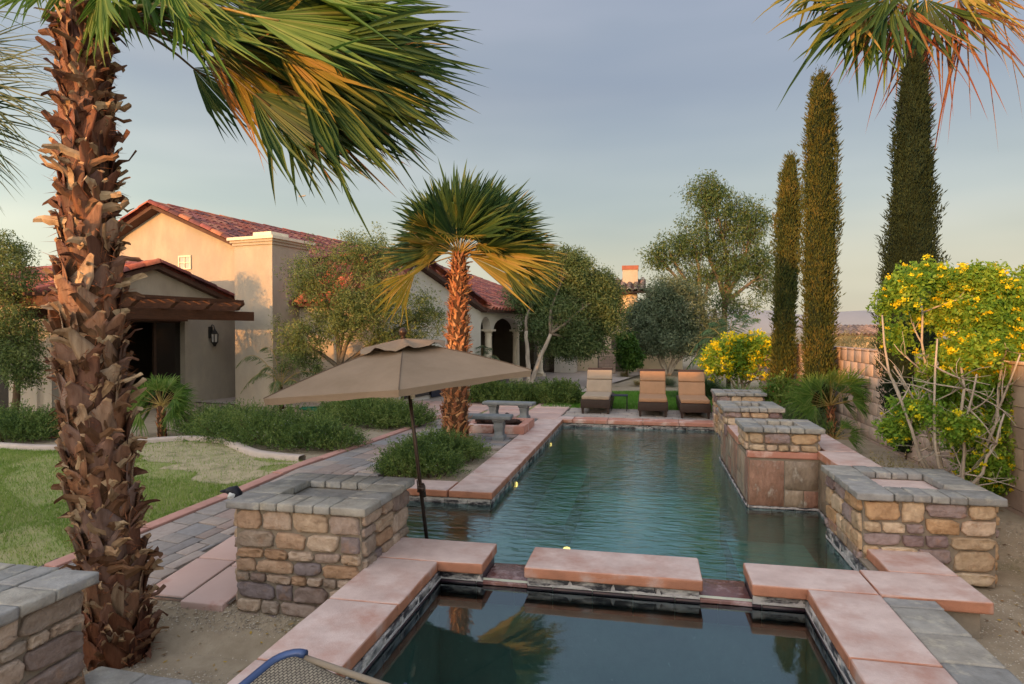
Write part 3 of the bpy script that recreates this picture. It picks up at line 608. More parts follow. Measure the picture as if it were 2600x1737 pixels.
# low far stretch of wall between the last two pillars
rw2 = thing('stone_wall', 'short fieldstone pool wall between the last two right pillars', 'wall')
mb = MB(); box(mb, (1.39, 10.73, -1.4), (2.2, 13.34, .33)); ob('wall_core', mb.mesh('core'), M['mortar'], rw2)
stone_face(rw2, (1.39, 13.34, -.14), (0, -1, 0), (-1, 0, 0), 2.6, .47, M['stone_warm'], 71)
for i in range(4): slab(rw2, 1.33, 1.8, 10.74+i*.64, 11.375+i*.64, .38, .06, M['cap'], 'capstone')
# slate strip at the foot of the big right pillar
slate_face(pool, (1.75, 6.85, -.045), (0, -1, 0), (-1, 0, 0), [(i*.31, 0, .305, .10) for i in range(3)], 8)
mb = MB(); box(mb, (1.76, 5.9, -1.4), (2.2, 6.99, -.2)); ob('pool_wall', mb.mesh('pw'), M['mortar'], pool)
# low ledge in the corner left of the chaise
led = thing('low_ledge', 'low grey stone ledge at the bottom edge beside the corner pillar', 'ledge')
for i in range(3): ob('capstone', bevbox('ledge_cap', .33, .46, .07, .022, 3, .005, 2, i), M['cap'], led, loc=(-3.02+.335*i, 2.98-.02*i, -.17), rot=(0, 0, -.06))
stone_face(led, (-2.2, 2.75, -.56), (0, 1, 0), (1, 0, 0), .42, .38, M['stone'], 90)
mb = MB(); box(mb, (-3.15, 2.75, -.6), (-2.21, 3.17, -.172)); ob('ledge_base', mb.mesh('lb'), M['mortar'], led)
# deck on which the chaise stands
mb = MB(); box(mb, (-2.1, -1.5, -.6), (2.4, 2.05, .03)); struct(ob('near_deck', mb.mesh('near_deck'), M['pinkslab']))

# ------------------------------------------------------------------ paths and paving
EP = sorted([(p.y, p.x) for p in [atg(*q) for q in [(-150, 1538), (130, 1427), (341, 1344), (650, 1222), (784, 1169), (966, 1108), (1101, 1061)]]])
def xl(y):
    return float(np.interp(y, [e[0] for e in EP], [e[1] for e in EP]))
PAVM = [bevbox('paver_stone', .2, .2, .04, .006, 2, .002, 1, i) for i in range(4)]
def tilt(x, y):
    e = .15; return (math.atan((gz(x, y+e)-gz(x, y-e))/(2*e)), 0, 0)
def paver(parent, x0, x1, y0, y1, mat_, r, rz=0, h=.04, name='paver', dz=0):
    cx, cy = (x0+x1)/2, (y0+y1)/2; t = tilt(cx, cy)[0]
    me = PAVM[r.randrange(4)]
    o = ob(name, me, None, parent, loc=(cx, cy, gz(cx, cy)-h+dz+r.uniform(-.003, .003)), rot=(t, 0, rz), scale=((x1-x0-.008)/.2, (y1-y0-.008)/.2, h/.04))
    if not me.materials: me.materials.append(mat_)
    o.material_slots[0].link = 'OBJECT'; o.material_slots[0].material = mat_
def ground_sheet(name, poly_fn, x0, x1, y0, y1, dz, mat_, st=.2):
    xs_ = np.arange(x0, x1+.001, st); ys_ = np.arange(y0, y1+.001, st); vs = [(x, y, gz(x, y)+dz) for y in ys_ for x in xs_]; n = len(xs_)
    fs = [(j*n+i, j*n+i+1, (j+1)*n+i+1, (j+1)*n+i) for j in range(len(ys_)-1) for i in range(n-1) if poly_fn(xs_[i]+st/2, ys_[j]+st/2)]
    mb = MB(); mb.add(vs, fs); return mb.mesh(name)
path = struct(ob('paver_path', ground_sheet('paver_path', lambda x, y: xl(y)-.02 < x < (-3.4 if y > 6.0 else -3.32) and 4.6 < y < 13.6, -6, -3.2, 4.6, 13.6, -.012, M['sand'], .1), M['sand']))
r = random.Random(5); n = 0
Y0, Y1 = 4.6, 13.4; xcol = .18
while xcol < 2.6 and n < 296:
    w = r.choice([.16, .24, .16, .24, .30]); y = Y0+r.uniform(-.1, .1)
    while y < Y1:
        L = r.choice([.17, .25, .25, .33, .4])*(1.0 if w > .2 else .9)*1.12
        if y > 8: L *= 1.25
        a = xl(y+L/2)+xcol; lim = -4.15 if y < 5.9 else -3.42
        if a < lim-.05 < a+w: w_ = lim-a
        else: w_ = w
        if a+w_ < lim+.03 and n < 298:
            sl_ = (xl(y+L)-xl(y))/L; paver(path, a, a+w_, y, y+L, M['paver'], r, rz=-math.atan(sl_)); n += 1
        y += L
    xcol += w
# the pink edging of the path
y = 3.0; ce = []
while y < 13.6:
    L = .95; a, b = xl(y), xl(y+L); c = Vector(((a+b)/2+.08, y+L/2, 0)); me = bevbox('edge', .16, math.hypot(L, b-a)-.006, .07, .008, 2)
    ob('edging_slab', me, M['pathcurb'], path, loc=(c.x, c.y, gz(c.x, c.y)-.055), rot=(math.atan((gz(c.x, y+L)-gz(c.x, y))/L), 0, -math.atan((b-a)/L))); y += L
for (a, b, c, d) in [(-4.13, -3.74, 4.62, 5.3), (-4.13, -3.74, 5.31, 6.0), (-3.715, -3.33, 4.55, 5.2), (-3.715, -3.33, 5.21, 6.0)]:
    cx, cy = (a+b)/2, (c+d)/2; me = bevbox('pink', b-a, d-c-.006, .07, .01, 2)
    ob('pink_slab', me, M['pinkslab'], path, loc=(cx, cy, gz(cx, cy)-.068), rot=tilt(cx, cy))
# fire pit terrace: irregular pavers
terr = struct(ob('terrace', ground_sheet('terrace', lambda x, y: True, -3.4, -2.3, 10.1, 13.7, -.012, M['sand'], .1), M['sand']))
r = random.Random(9); y = 10.1
while y < 13.6:
    d = r.uniform(.19, .27); x = -3.4
    while x < -2.42:
        w = min(r.uniform(.18, .36), -2.31-x)
        if not (-3.32 < x+w/2 < -2.25 and 11.55 < y+d/2 < 12.6) and w > .08: paver(terr, x, x+w, y, y+d, M['paver'], r)
        x += w
    y += d
# large pink slabs with grass joints
plz = struct(ob('slab_terrace', ground_sheet('slab_terrace', lambda x, y: True, -7.6, -1.9, 13.7, 16.7, -.016, M['lawnsoil'], .2), M['lawnsoil']))
for i in range(6):
    for j in range(3):
        a = -7.5+i*.95; c = 13.75+j*.98
        ob('pink_slab', bevbox('pslab', .86, .89, .05, .012, 2), M['pinkslab'], plz, loc=(a+.43, c+.44, -.045))
# far deck under the loungers
deck = struct(ob('lounger_deck', ground_sheet('lounger_deck', lambda x, y: True, -1.9, 1.5, 14.2, 15.8, -.012, M['sand'], .2), M['sand']))
r = random.Random(12); y = 14.21
while y < 15.75:
    d = r.choice([.15, .2, .2]); x = -1.9+r.uniform(0, .1)
    while x < 1.35:
        w = r.choice([.2, .3, .3]); paver(deck, x, x+w, y, y+d, M['paver_far'], r); x += w
    y += d
# patio in front of the house
def Hw(a, b, z=0):                                # house frame: a to the left along its front, b away from the camera
    r_ = -6.04-.927*a+.375*b; d_ = 16.3+.375*a+.927*b
    p = RX*r_+FH*d_; return Vector((p[0], p[1], z))
mb = MB(); mb.add([tuple(Hw(*q, -.012)) for q in [(-4.9, -1), (-2.7, -1.0), (-2.7, 0), (3, 0), (3, -4), (14, -6), (14, 2), (-2, 2), (-1, 20), (-6.4, 20), (-6.2, 5)]], [tuple(range(10, -1, -1))])
struct(ob('patio', mb.mesh('patio'), mat('patio_concrete', (.34, .29, .26), (.28, .235, .21), 2, .85, .2, 40)))
# block wall along the right side
bw = thing('block_wall', 'tall garden wall of tan concrete blocks behind the cypresses', 'wall')
BX = 3.5; mb = MB(); box(mb, (BX+.012, 3.0, -.3), (BX+.19, 21.8, 1.555)); ob('wall_core', mb.mesh('bwc'), M['bmortar'], bw)
bm_ = [bevbox('block', .398, .2, .192, .006, 1, .001, 0, i) for i in range(2)]; r = random.Random(3); n = 0
ext = []
for j in range(9):
    for i in range(47):
        y = 3.0+i*.4+(.2 if j % 2 else 0)+.2; z = -.045+j*.2-.2
        if y > 21.6: continue
        vis = 7.2 < y < 16.4 and j > 1
        if vis and n < 290:
            ob('block', bm_[r.randrange(2)], M['block'], bw, loc=(BX+.1, y, z), rot=(0, 0, R_(90)), scale=(1, 1.01, 1)); n += 1
        else: ext.append((y, z))
mb = MB()
for y, z in ext: box(mb, (BX-.001, y-.197, z), (BX+.2, y+.197, z+.192))
stuff(ob('block_courses', mb.mesh('blocks'), M['blockfar'], bw))
y = 3.0
while y < 21.8: ob('wall_cap', bevbox('wcap', .205, .397, .03, .004, 1), M['block'], bw, loc=(BX+.1, y+.2, 1.556)); y += .4
# lawn with curved curb
CP_ = [atg(*q) for q in [(-260, 1122), (-100, 1128), (0, 1135), (130, 1141), (270, 1133), (400, 1121), (480, 1117), (560, 1121), (604, 1136), (645, 1153), (705, 1162), (775, 1168)]]
cy_ = sorted([(p.x, p.y) for p in CP_])
def ycurb(x): return float(np.interp(x, [c[0] for c in cy_], [c[1] for c in cy_]))
def on_lawn(x, y): return x < xl(y)-.03 and y < ycurb(x)-.04 and y > 2.2
lawn = struct(ob('lawn', ground_sheet('lawn', on_lawn, -15.6, -4.6, 2.2, 12.2, -.012, M['lawnsoil'], .1), M['lawnsoil']))
c = thing('lawn_curb', 'pale curved concrete curb around the left lawn', 'curb')
fine = []
for i in range(len(CP_)-1):
    for k in range(6):
        q = i+k/6; p0 = CP_[max(0, i-1)]; p1 = CP_[i]; p2 = CP_[i+1]; p3 = CP_[min(len(CP_)-1, i+2)]; t = k/6
        fine.append(.5*((2*p1)+(-p0+p2)*t+(2*p0-5*p1+4*p2-p3)*t*t+(-p0+3*p1-3*p2+p3)*t*t*t))
mb = MB(); rows = []
for i, p in enumerate(fine):
    q = fine[min(i+1, len(fine)-1)]-fine[max(0, i-1)]; nrm = Vector((-q.y, q.x, 0)).normalized()
    for s, z in ((-.09, -.05), (-.085, .045), (-.06, .065), (.06, .065), (.085, .045), (.09, -.05)):
        v = p+nrm*s; rows.append((v.x, v.y, gz(p.x, p.y)+z))
mb.add(rows, [(i*6+k, i*6+k+1, (i+1)*6+k+1, (i+1)*6+k) for i in range(len(fine)-1) for k in range(5)]); ob('curb_body', mb.mesh('curb', True), M['curb'], c)
def worn(x, y): return on_lawn(x, y) and ((x+6.6)/1.9)**2+((y-(ycurb(x)-.75))/.75)**2 < 1+.35*math.sin(x*5+y*3)+.25*math.sin(y*9-x*4)
M['worn'] = mat('worn_turf', (.36, .29, .20), (.25, .22, .12), 6, .95, .5, 70, c3=(.16, .15, .08), c3scale=3, c3lo=.5, c3hi=.7)
struct(ob('bare_patch', ground_sheet('bare_patch', worn, -9, -4.6, 7, 12, -.008, M['worn'], .05), M['worn']))
def grass(name, pts, h, w, mat_, label):
    P = np.array([(x, y, gz(x, y)-.012) for x, y in pts]); n = len(P); a = rng.uniform(0, 6.28, n); hh = h*rng.uniform(.5, 1.3, n)
    s = np.stack([np.cos(a), np.sin(a), 0*a], 1)*w/2; l = np.stack([rng.normal(0, .35, n), rng.normal(0, .35, n), np.ones(n)], 1)*hh[:, None]
    V = np.stack([P-s, P+s, P+l+s*.25, P+l-s*.25], 1); o = ob(name, qmesh(name, V), mat_); stuff(o); o['label'] = label; return o
pts = []
while len(pts) < 120000:
    x = random.uniform(-12, -4.6); y = random.uniform(3.2, 11.8)
    if not on_lawn(x, y): continue
    f = math.sin(x*1.3+y*.7)+math.sin(x*.6-y*1.9+1.3)+.6*math.sin(x*3.1+y*2.7)
    dens = .35 if (f > .8) or (y > ycurb(x)-1.0-.4*math.sin(x*2) and x > -9) else 1
    if worn(x, y): dens = .12
    if random.random() < dens: pts.append((x, y))
grass('grass', pts, .035, .007, M['grass'], 'short patchy lawn grass beside the paver path')
pts = []
def lawn2(x, y): return -2.6+.12*(y-16) < x < 2.4 and 15.85 < y < 20.8-.12*(x-1)**2
lw = struct(ob('far_lawn', ground_sheet('far_lawn', lawn2, -3.2, 2.6, 15.8, 21, -.012, M['lawnsoil'], .1), M['lawnsoil']))
while len(pts) < 40000:
    x = random.uniform(-3, 2.5); y = random.uniform(15.8, 20.9)
    if lawn2(x, y): pts.append((x, y))
grass('grass', pts, .05, .012, M['grass2'], 'dense green lawn grass behind the loungers')

pts = []
for _ in range(700):
    q = random.random()
    if q < .45: x, y = random.uniform(2.3, 3.45), random.uniform(2.6, 8.5)
    elif q < .75: x, y = random.uniform(-4.2, -2.2), random.uniform(2.6, 4.6)
    else: x, y = random.uniform(-8, -4.7), random.uniform(8.5, 13)
    if not in_pool(x, y): pts.append((x, y))
P = np.array([(x, y, gz(x, y)-.03) for x, y in pts]); k = len(P); a = rng.uniform(0, 6.28, k); u = np.stack([np.cos(a), np.sin(a), rng.uniform(-.2, .4, k)], 1)*rng.uniform(.012, .03, k)[:, None]; v = np.stack([-np.sin(a), np.cos(a), rng.uniform(-.3, .3, k)], 1)*.010
o = ob('fallen_leaves', qmesh('fallen_leaves', np.stack([P-u, P+v, P+u, P-v], 1)), mat('dry_leaf_litter', (1, 1, 1), (.7, .7, .7), 9, .8, 0, island=True, palette=[(.40, .27, .05), (.22, .12, .05), (.32, .22, .10), (.16, .09, .05)])); stuff(o); o['label'] = 'dry leaves and yellow petals fallen on the bare soil'
# ------------------------------------------------------------------ main house
house = thing('villa', 'long stucco villa with red tile roofs, gables and arcade', 'house')
HU = (Hw(1, 0)-Hw(0, 0)).normalized(); HV = (Hw(0, 1)-Hw(0, 0)).normalized()
def hbox(mb, a0, a1, b0, b1, z0, z1):
    q = [Hw(a0, b0), Hw(a1, b0), Hw(a1, b1), Hw(a0, b1)]
    v = [(p.x, p.y, z0) for p in q]+[(p.x, p.y, z1) for p in q]
    mb.add(v, [(0, 1, 2, 3), (7, 6, 5, 4), (4, 5, 1, 0), (5, 6, 2, 1), (6, 7, 3, 2), (7, 4, 0, 3)])
def hb(name, parent, mat_, *a):
    mb = MB(); hbox(mb, *a); me = mb.mesh(name); bm = bmesh.new(); bm.from_mesh(me); bmesh.ops.recalc_face_normals(bm, faces=list(bm.faces)); bm.to_mesh(me); bm.free()
    return ob(name, me, mat_, parent)
def hw_wall(name, parent, mat_, pts, plane, at_, thick):
    """pts: (s,z) outline in a wall plane; plane 'a' -> a=at_, s=b ; plane 'b' -> b=at_, s=a"""
    P = [Hw(at_, s, z) if plane == 'a' else Hw(s, at_, z) for s, z in pts]; n = -HU if plane == 'a' else -HV
    return ob(name, poly_prism(name, P, n, thick), mat_, parent)
# tower chimney
hb('tower', house, M['stucco'], 0, 1.24, 0, 1.38, -.1, 4.08)
for k, (o_, z0, z1) in enumerate([(.04, 4.08, 4.15), (.08, 4.15, 4.215), (.13, 4.215, 4.29)]): hb('tower_cornice', house, M['trim'] if k == 2 else M['stucco'], -o_, 1.24+o_, -o_, 1.38+o_, z0, z1)
hb('chimney_cap', house, M['trim'], .35, .95, .35, 1.0, 4.29, 4.47)
# wing with the pergola: gable wall in plane a=2.7
hw_wall('gable_wall', house, M['stucco'], [(-3.83, -.1), (-3.83, 2.62), (-1.22, 3.44), (1.6, 2.62), (1.6, -.1), (-.26, -.1), (-.26, 2.17), (-2.75, 2.17), (-2.75, -.1)], 'a', 2.7, .25)
hw_wall('end_wall', house, M['stucco'], [(2.46, -.1), (2.46, 2.62), (9, 2.62), (9, -.1), (6.3, -.1), (6.3, 2.1), (3.9, 2.1), (3.9, -.1)], 'b', -3.83, .25)
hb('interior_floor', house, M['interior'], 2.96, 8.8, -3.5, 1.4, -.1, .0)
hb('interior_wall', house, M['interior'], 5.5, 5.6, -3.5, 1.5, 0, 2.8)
# sliding doors of the wing
dr = hb('sliding_door', house, M['frame'], 2.86, 2.92, -2.75, -.26, 2.1, 2.17)
for i in range(3):
    b0 = -2.72+i*.83
    hb('door_stile', dr, M['frame'], 2.86, 2.92, b0, b0+.07, 0, 2.1); 
    if i != 1: hb('door_glass', dr, M['door'], 2.88, 2.9, b0+.07, b0+.8, .05, 2.1)
hb('end_door', house, M['door'], 3.9, 6.3, -3.70, -3.66, 0, 2.1)
# main body, gable in plane b=1.8
hw_wall('main_gable', house, M['stucco'], [(2.7, -.1), (2.7, 4.32), (6.0, 5.66), (9.6, 4.18), (9.6, -.1)], 'b', 1.8, .3)
hw_wall('side_wall', house, M['stucco_w'], [(2.1, -.1), (2.1, 4.3), (18.0, 4.3), (18.0, -.1)], 'a', 2.7, .25)
hw_wall('end_gable', house, M['stucco_w'], [(2.7, 0), (2.7, 4.32), (6.0, 5.66), (9.6, 4.18), (9.6, 0)], 'b', 17.7, .3)
def window(px0, px1, py0, py1, plane, c, parent=house):
    """window whose outline is where it shows in the wall plane"""
    def hit(px, py):
        r_ = Vector(ray(px, py)); o = Vector(CP); n = HU if plane == 'a' else HV; p0 = Hw(c, 0) if plane == 'a' else Hw(0, c)
        t = (p0-o).dot(n)/r_.dot(n); p = o+r_*t; d = p-Hw(0, 0); return (d.dot(HV) if plane == 'a' else d.dot(HU)), p.z
    (s0, z1), (s1, z0) = hit(px0, py0), hit(px1, py1); s0, s1 = min(s0, s1), max(s0, s1)
    def B(nm, p, m_, u0, u1, v0, v1, d0, d1):
        if plane == 'a': return hb(nm, p, m_, c-d1, c-d0, u0, u1, v0, v1)
        return hb(nm, p, m_, u0, u1, c-d1, c-d0, v0, v1)
    w = B('window', parent, M['glassw'], s0, s1, z0, z1, .004, .02)
    f = .045
    for a in [(s0, s1, z0, z0+f), (s0, s1, z1-f, z1), (s0, s0+f, z0+f, z1-f), (s1-f, s1, z0+f, z1-f), ((s0+s1)/2-.015, (s0+s1)/2+.015, z0+f, z1-f)]: B('window_frame', w, M['frame'], *a, .02, .045)
    B('window_frame', w, M['frame'], s0+f, (s0+s1)/2-.016, (z0+z1)/2-.015, (z0+z1)/2+.015, .02, .04); B('window_frame', w, M['frame'], (s0+s1)/2+.016, s1-f, (z0+z1)/2-.015, (z0+z1)/2+.015, .02, .04)
FRM = M['frame']; M['frame'] = M['trim']; window(455, 487, 650, 684, 'b', 1.8); M['frame'] = FRM
window(1116, 1146, 704, 726, 'a', 2.7); window(1060, 1085, 712, 735, 'a', 2.7)
# wing 2 with saltbox gable, plane a=-2.75
hw_wall('gable_wall', house, M['stucco_w'], [(1.0, -.1), (1.0, 2.78), (2.05, 3.70), (6.3, 2.57), (6.3, -.1)], 'a', -2.75, .25)
hw_wall('front_wall', house, M['stucco'], [(-2.5, -.1), (-2.5, 2.78), (.6, 2.78), (.6, -.1)], 'b', 1.0, .25)
bx = hb('firebox', house, M['door'], -2.79, -2.755, 1.6, 4.4, .1, .62)
hb('firebox_grille', house, M['navy'], -2.83, -2.80, 3.1, 4.5, .02, .6)
# arcade
def arc_outline():
    pts = [(6.3, 0), (6.3, 2.6), (15.9, 2.6), (15.9, 0), (15.2, 0)]
    cols = [7.5, 10.1, 12.8]; ends = [6.55]+cols+[15.2]; out = list(pts)
    for i in range(len(ends)-1, 0, -1):
        b1 = ends[i]-(.12 if i < len(ends)-1 else 0); b0 = ends[i-1]+(.12 if i > 1 else 0); zc = 1.95; c = (b0+b1)/2; rr = (b1-b0)/2; hh = min(.42, rr)
        out.append((b1, zc))
        for k in range(1, 12): out.append((c+rr*math.cos(math.pi*k/12), zc+hh*math.sin(math.pi*k/12)))
        out.append((b0, zc))
    out.append((6.55, 0)); return out
hw_wall('arcade_wall', house, M['stucco_w'], arc_outline(), 'a', -2.75, .3)
for b in (7.5, 10.1, 12.8):
    p = Hw(-2.60, b); mb = MB()
    box(mb, (-.2, -.2, -.02), (.2, .2, .1)); lathe(mb, [(.18, .1), (.19, .14), (.16, .18), (.15, .2), (.15, .24), (.135, .28), (.13, 1.0), (.118, 1.72), (.14, 1.73), (.14, 1.76), (.118, 1.77), (.12, 1.82), (.17, 1.88)], 20); box(mb, (-.2, -.2, 1.88), (.2, .2, 1.95))
    me = mb.mesh('arcade_column'); ob('column', me, M['trim'], house, loc=(p.x, p.y, 0), rot=(0, 0, math.atan2(HV.y, HV.x)))
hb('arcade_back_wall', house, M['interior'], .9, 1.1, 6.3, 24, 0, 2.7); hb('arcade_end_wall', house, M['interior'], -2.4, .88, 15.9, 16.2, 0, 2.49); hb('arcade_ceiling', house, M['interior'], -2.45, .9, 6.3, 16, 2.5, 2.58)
hb('end_pier', house, M['stucco_w'], -3.0, -1.2, 15.9, 16.4, 0, 2.6); hb('end_pier', house, M['stucco_w'], -3.35, -2.76, 15.25, 15.85, 0, 2.3)
hb('glass_door', house, M['door'], -2.7, -2.6, 16.41, 18.3, 0, 2.2); hb('end_pier', house, M['stucco_w'], -3.2, -2.3, 18.31, 19.4, 0, 2.6)
hw_wall('left_wall', house, M['stucco'], [(-3.58, 0), (-3.58, 2.7), (1.7, 2.7), (1.7, 0)], 'a', 8.75, .2)
# roofs
TILES = []
def roof(p0, e, s, L, SL, parent=house, board=True, tw=.27, tl=.40, z=0):
    """p0 eave corner, e along eave, s up the slope"""
    p0 = Vector(p0); e = unit(e); s = unit(s); n = e.cross(s); n = n if n.z > 0 else -n
    if board:
        P = [p0, p0+e*L, p0+e*L+s*SL, p0+s*SL]; ob('roof', poly_prism('roof', P, n, .10), M['underlay'], parent)
    nu, nv = int(L/tw), int(SL/tl)+1; tw = L/nu
    for i in range(nu):
        for j in range(nv):
            l = min(tl*1.12, SL-j*tl+.02)
            if l < .1: continue
            TILES.append((p0+e*(i+.5)*tw+s*(j*tl-.06)+n*(.012+.004*(j % 2)), e, s, n, tw, l))
def rise(p, q, z0, z1): v = q-p; v.z = z1-z0; return v
zr, ze = 5.75, 4.27
# main roof: right slope, left slope
e = HV; sR = Vector(HU*3.75)+Vector((0, 0, 1.52)); roof(Hw(2.25, 1.45, 4.24), e, sR, 16.6, sR.length)
sL = Vector(-HU*3.9)+Vector((0, 0, 1.6)); roof(Hw(9.9, 1.45, 4.16), e, sL, 5.0, sL.length)
P = [Hw(9.9, 6.45, 4.16), Hw(9.9, 18.05, 4.16), Hw(6, 18.05, 5.76), Hw(6, 6.45, 5.76)]; ob('roof', poly_prism('roof', P, HU.cross(-HV) if HU.cross(-HV).z > 0 else Vector((0, 0, 1)), .1), M['underlay'], house)
# wing 1: ridge along u at b=-1.22
s1 = Vector(-HV*2.95)+Vector((0, 0, .95)); roof(Hw(2.5, 1.75, 2.59), HU, s1, 6.4, s1.length)
s2 = Vector(HV*2.95)+Vector((0, 0, .95)); roof(Hw(2.5, -4.17, 2.59), HU, s2, 6.4, s2.length)
# wing 2: front slope and back slope
s3 = Vector(HV*1.4)+Vector((0, 0, 1.22)); roof(Hw(-2.95, .68, 2.60), HU, s3, 3.45, s3.length)
s4 = Vector(-HV*4.6)+Vector((0, 0, 1.22)); roof(Hw(-2.95, 6.65, 2.60), HU, s4, 5.3, s4.length)
# arcade roof up to the main wall
s5 = Vector(HU*5.5)+Vector((0, 0, 2.05)); roof(Hw(-3.1, 6.5, 2.6), HV, s5, 10.0, s5.length)
tm = MB()
nA = 7; vs = []
for y in (0, 1):
    rr = .5 if y == 0 else .42
    for k in range(nA):
        a = math.pi*k/(nA-1); vs.append((rr*math.cos(a), y, rr*math.sin(a)*.62))
for y in (0, 1):
    rr = .42 if y == 0 else .34
    for k in range(nA):
        a = math.pi*k/(nA-1); vs.append((rr*math.cos(a), y, rr*math.sin(a)*.62))
fs = [(k+1, k, nA+k, nA+k+1) for k in range(nA-1)]+[(k, k+1, 2*nA+k+1, 2*nA+k) for k in range(nA-1)]
tm.add(vs, fs); TM = tm.mesh('roof_tile', True)
TILES.sort(key=lambda t: (t[0]-camo.location).length)
def tmtx(t, k=.80):
    p, e, s, n, tw, l = t
    return Matrix.Translation(p) @ Matrix((e*tw*k, s*l, n*tw*1.35)).transposed().to_4x4()
for t in TILES[:150]: ob('roof_tile', TM, M['tile'], house, mtx=tmtx(t))
tv = np.array([tuple(v.co) for v in TM.vertices]); tf = [tuple(p.vertices) for p in TM.polygons][:nA-1]
def join_tiles(ts, parent, mat_=None):
    mb = MB()
    for t in ts:
        m = np.array(tmtx(t)); mb.add(tv[:2*nA] @ m[:3, :3].T+m[:3, 3], tf)
    stuff(ob('roof_tiles', mb.mesh('roof_tiles'), mat_ or M['tile_i'], parent))
join_tiles(TILES[150:], house)
# rake tiles on the gable edges and ridge tiles
def run_tiles(a, b, w=.24, l=.42, up=Vector((0, 0, 1)), parent=house):
    d = b-a; n = max(1, int(d.length/l)); s = d.normalized(); e = s.cross(up).normalized(); nn = e.cross(s); 
    for i in range(n): ob('rake_tile', TM, M['tile'], parent, mtx=tmtx((a+d*(i/n)+nn*(.03+.01*(i % 2)), e, s, nn, w*1.15, d.length/n*1.12), 1))
run_tiles(Hw(2.25, 1.42, 4.26), Hw(6, 1.42, 5.78)); run_tiles(Hw(9.9, 1.42, 4.18), Hw(6, 1.42, 5.78)); run_tiles(Hw(6, 1.5, 5.74), Hw(6, 18, 5.74), .26, .5)
run_tiles(Hw(2.48, 1.75, 2.62), Hw(2.48, -1.22, 3.56)); run_tiles(Hw(2.48, -4.17, 2.62), Hw(2.48, -1.22, 3.56)); run_tiles(Hw(2.55, -1.22, 3.52), Hw(8.8, -1.22, 3.52), .26, .5)
run_tiles(Hw(-2.97, .68, 2.69), Hw(-2.97, 2.05, 3.92)); run_tiles(Hw(-2.97, 6.65, 2.69), Hw(-2.97, 2.05, 3.92)); run_tiles(Hw(-3.0, 2.05, 3.9), Hw(.4, 2.05, 3.9), .26, .5)
# pergola
pg = thing('pergola', 'dark brown timber pergola over the sliding doors left of the tower', 'pergola')
mb = MB(); hbox(mb, .3, .42, -5.1, -.31, 2.14, 2.36)
def hobj(name, parent, mat_, a): return hb(name, parent, mat_, *a)
hobj('beam', pg, M['wood'], (.3, .44, -5.1, -.31, 2.14, 2.36)); hobj('ledger', pg, M['wood'], (2.55, 2.69, -4.3, -.3, 2.14, 2.36))
for i in range(5):
    b = -.62-i*.9
    pts = [(2.5, 2.365), (2.5, 2.56), (-.14, 2.56), (-.14, 2.50), (-.08, 2.46), (-.02, 2.43), (.02, 2.38), (.1, 2.365)]
    P = [Hw(a, b-.55, z) for a, z in pts]; ob('rafter', poly_prism('rafter', P, -HV, .1), M['wood'], pg)
for i in range(9):
    a = 0.0+i*.29; hobj('batten', pg, M['wood'], (a, a+.06, -4.95, -.95, 2.563, 2.62))
for b in (-4.9,): hobj('post', pg, M['wood'], (.3, .44, b-.07, b+.07, 0, 2.139))
# wall lanterns
def lantern(p, label, out):
    t = thing('wall_lantern', label, 'lantern', p, 'black iron wall lanterns'); mb = MB()
    lathe(mb, [(.03, -.30), (.05, -.25), (.085, -.2), (.09, -.18)], 6); lathe(mb, [(.10, .04), (.085, .07), (.06, .12), (.03, .15), (.012, .2)], 6)
    for k in range(6):
        a = math.pi*2*k/6; tube(mb, [(.09*math.cos(a), .09*math.sin(a), -.19), (.1*math.cos(a), .1*math.sin(a), .05)], .008, 4)
    ob('cage', mb.mesh('cage'), M['iron'], t); mb = MB(); lathe(mb, [(.075, -.18), (.085, .04)], 6); ob('glass', mb.mesh('gl'), M['glassw'], t)
    mb = MB(); o = Vector(out); tube(mb, [Vector((0, 0, .2)), Vector((0, 0, .27))-o*.03, Vector((0, 0, .30))-o*.09, Vector((0, 0, .22))-o*.14], .012, 6); box(mb, (-.05, -.05, -.16), (.05, .05, .16), Matrix.Translation(-o*.17+Vector((0, 0, .08)))); ob('bracket', mb.mesh('br'), M['iron'], t)
p = Hw(2.5, 0); 
def planehit(px, py, a):
    r_ = Vector(ray(px, py)); t = (Hw(a, 0)-Vector(CP)).dot(HU)/r_.dot(HU); return Vector(CP)+r_*t
lantern(planehit(545, 852, 2.52), 'ornate black wall lantern between the dark doors and the tower', -HU)
def planehitb(px, py, b):
    r_ = Vector(ray(px, py)); t = (Hw(0, b)-Vector(CP)).dot(HV)/r_.dot(HV); return Vector(CP)+r_*t
lantern(planehitb(62, 845, -4.02), 'black wall lantern on the sunlit wall behind the left frame tree', -HV)
# lit lamp deep in the arcade
l = planehit(1290, 880, .6); t = thing('table_lamp', 'glowing amber lamp deep inside the arcade', 'lamp', (l.x, l.y, .62)); mb = MB(); lathe(mb, [(.11, .58), (.07, .76)], 12); ob('lamp_shade', mb.mesh('shade'), M['glow'], t); mb = MB(); lathe(mb, [(.1, 0), (.03, .03), (.02, .3), (.05, .4), (.015, .56)], 10); ob('lamp_base', mb.mesh('lb'), M['iron'], t)
lt = bpy.data.lights.new('lamp_light', 'POINT'); lt.energy = 5; lt.color = (1, .6, .2); lt.shadow_soft_size = .1; lo = bpy.data.objects.new('lamp_light', lt); COL.objects.link(lo); lo.parent = t; lo.location = (0, 0, .95)
t2 = thing('side_table', 'dark small table carrying the glowing arcade lamp', 'table', (l.x, l.y, 0)); mb = MB(); box(mb, (-.3, -.3, .58), (.3, .3, .62)); ob('table_top', mb.mesh('tt'), M['darkwood'], t2)
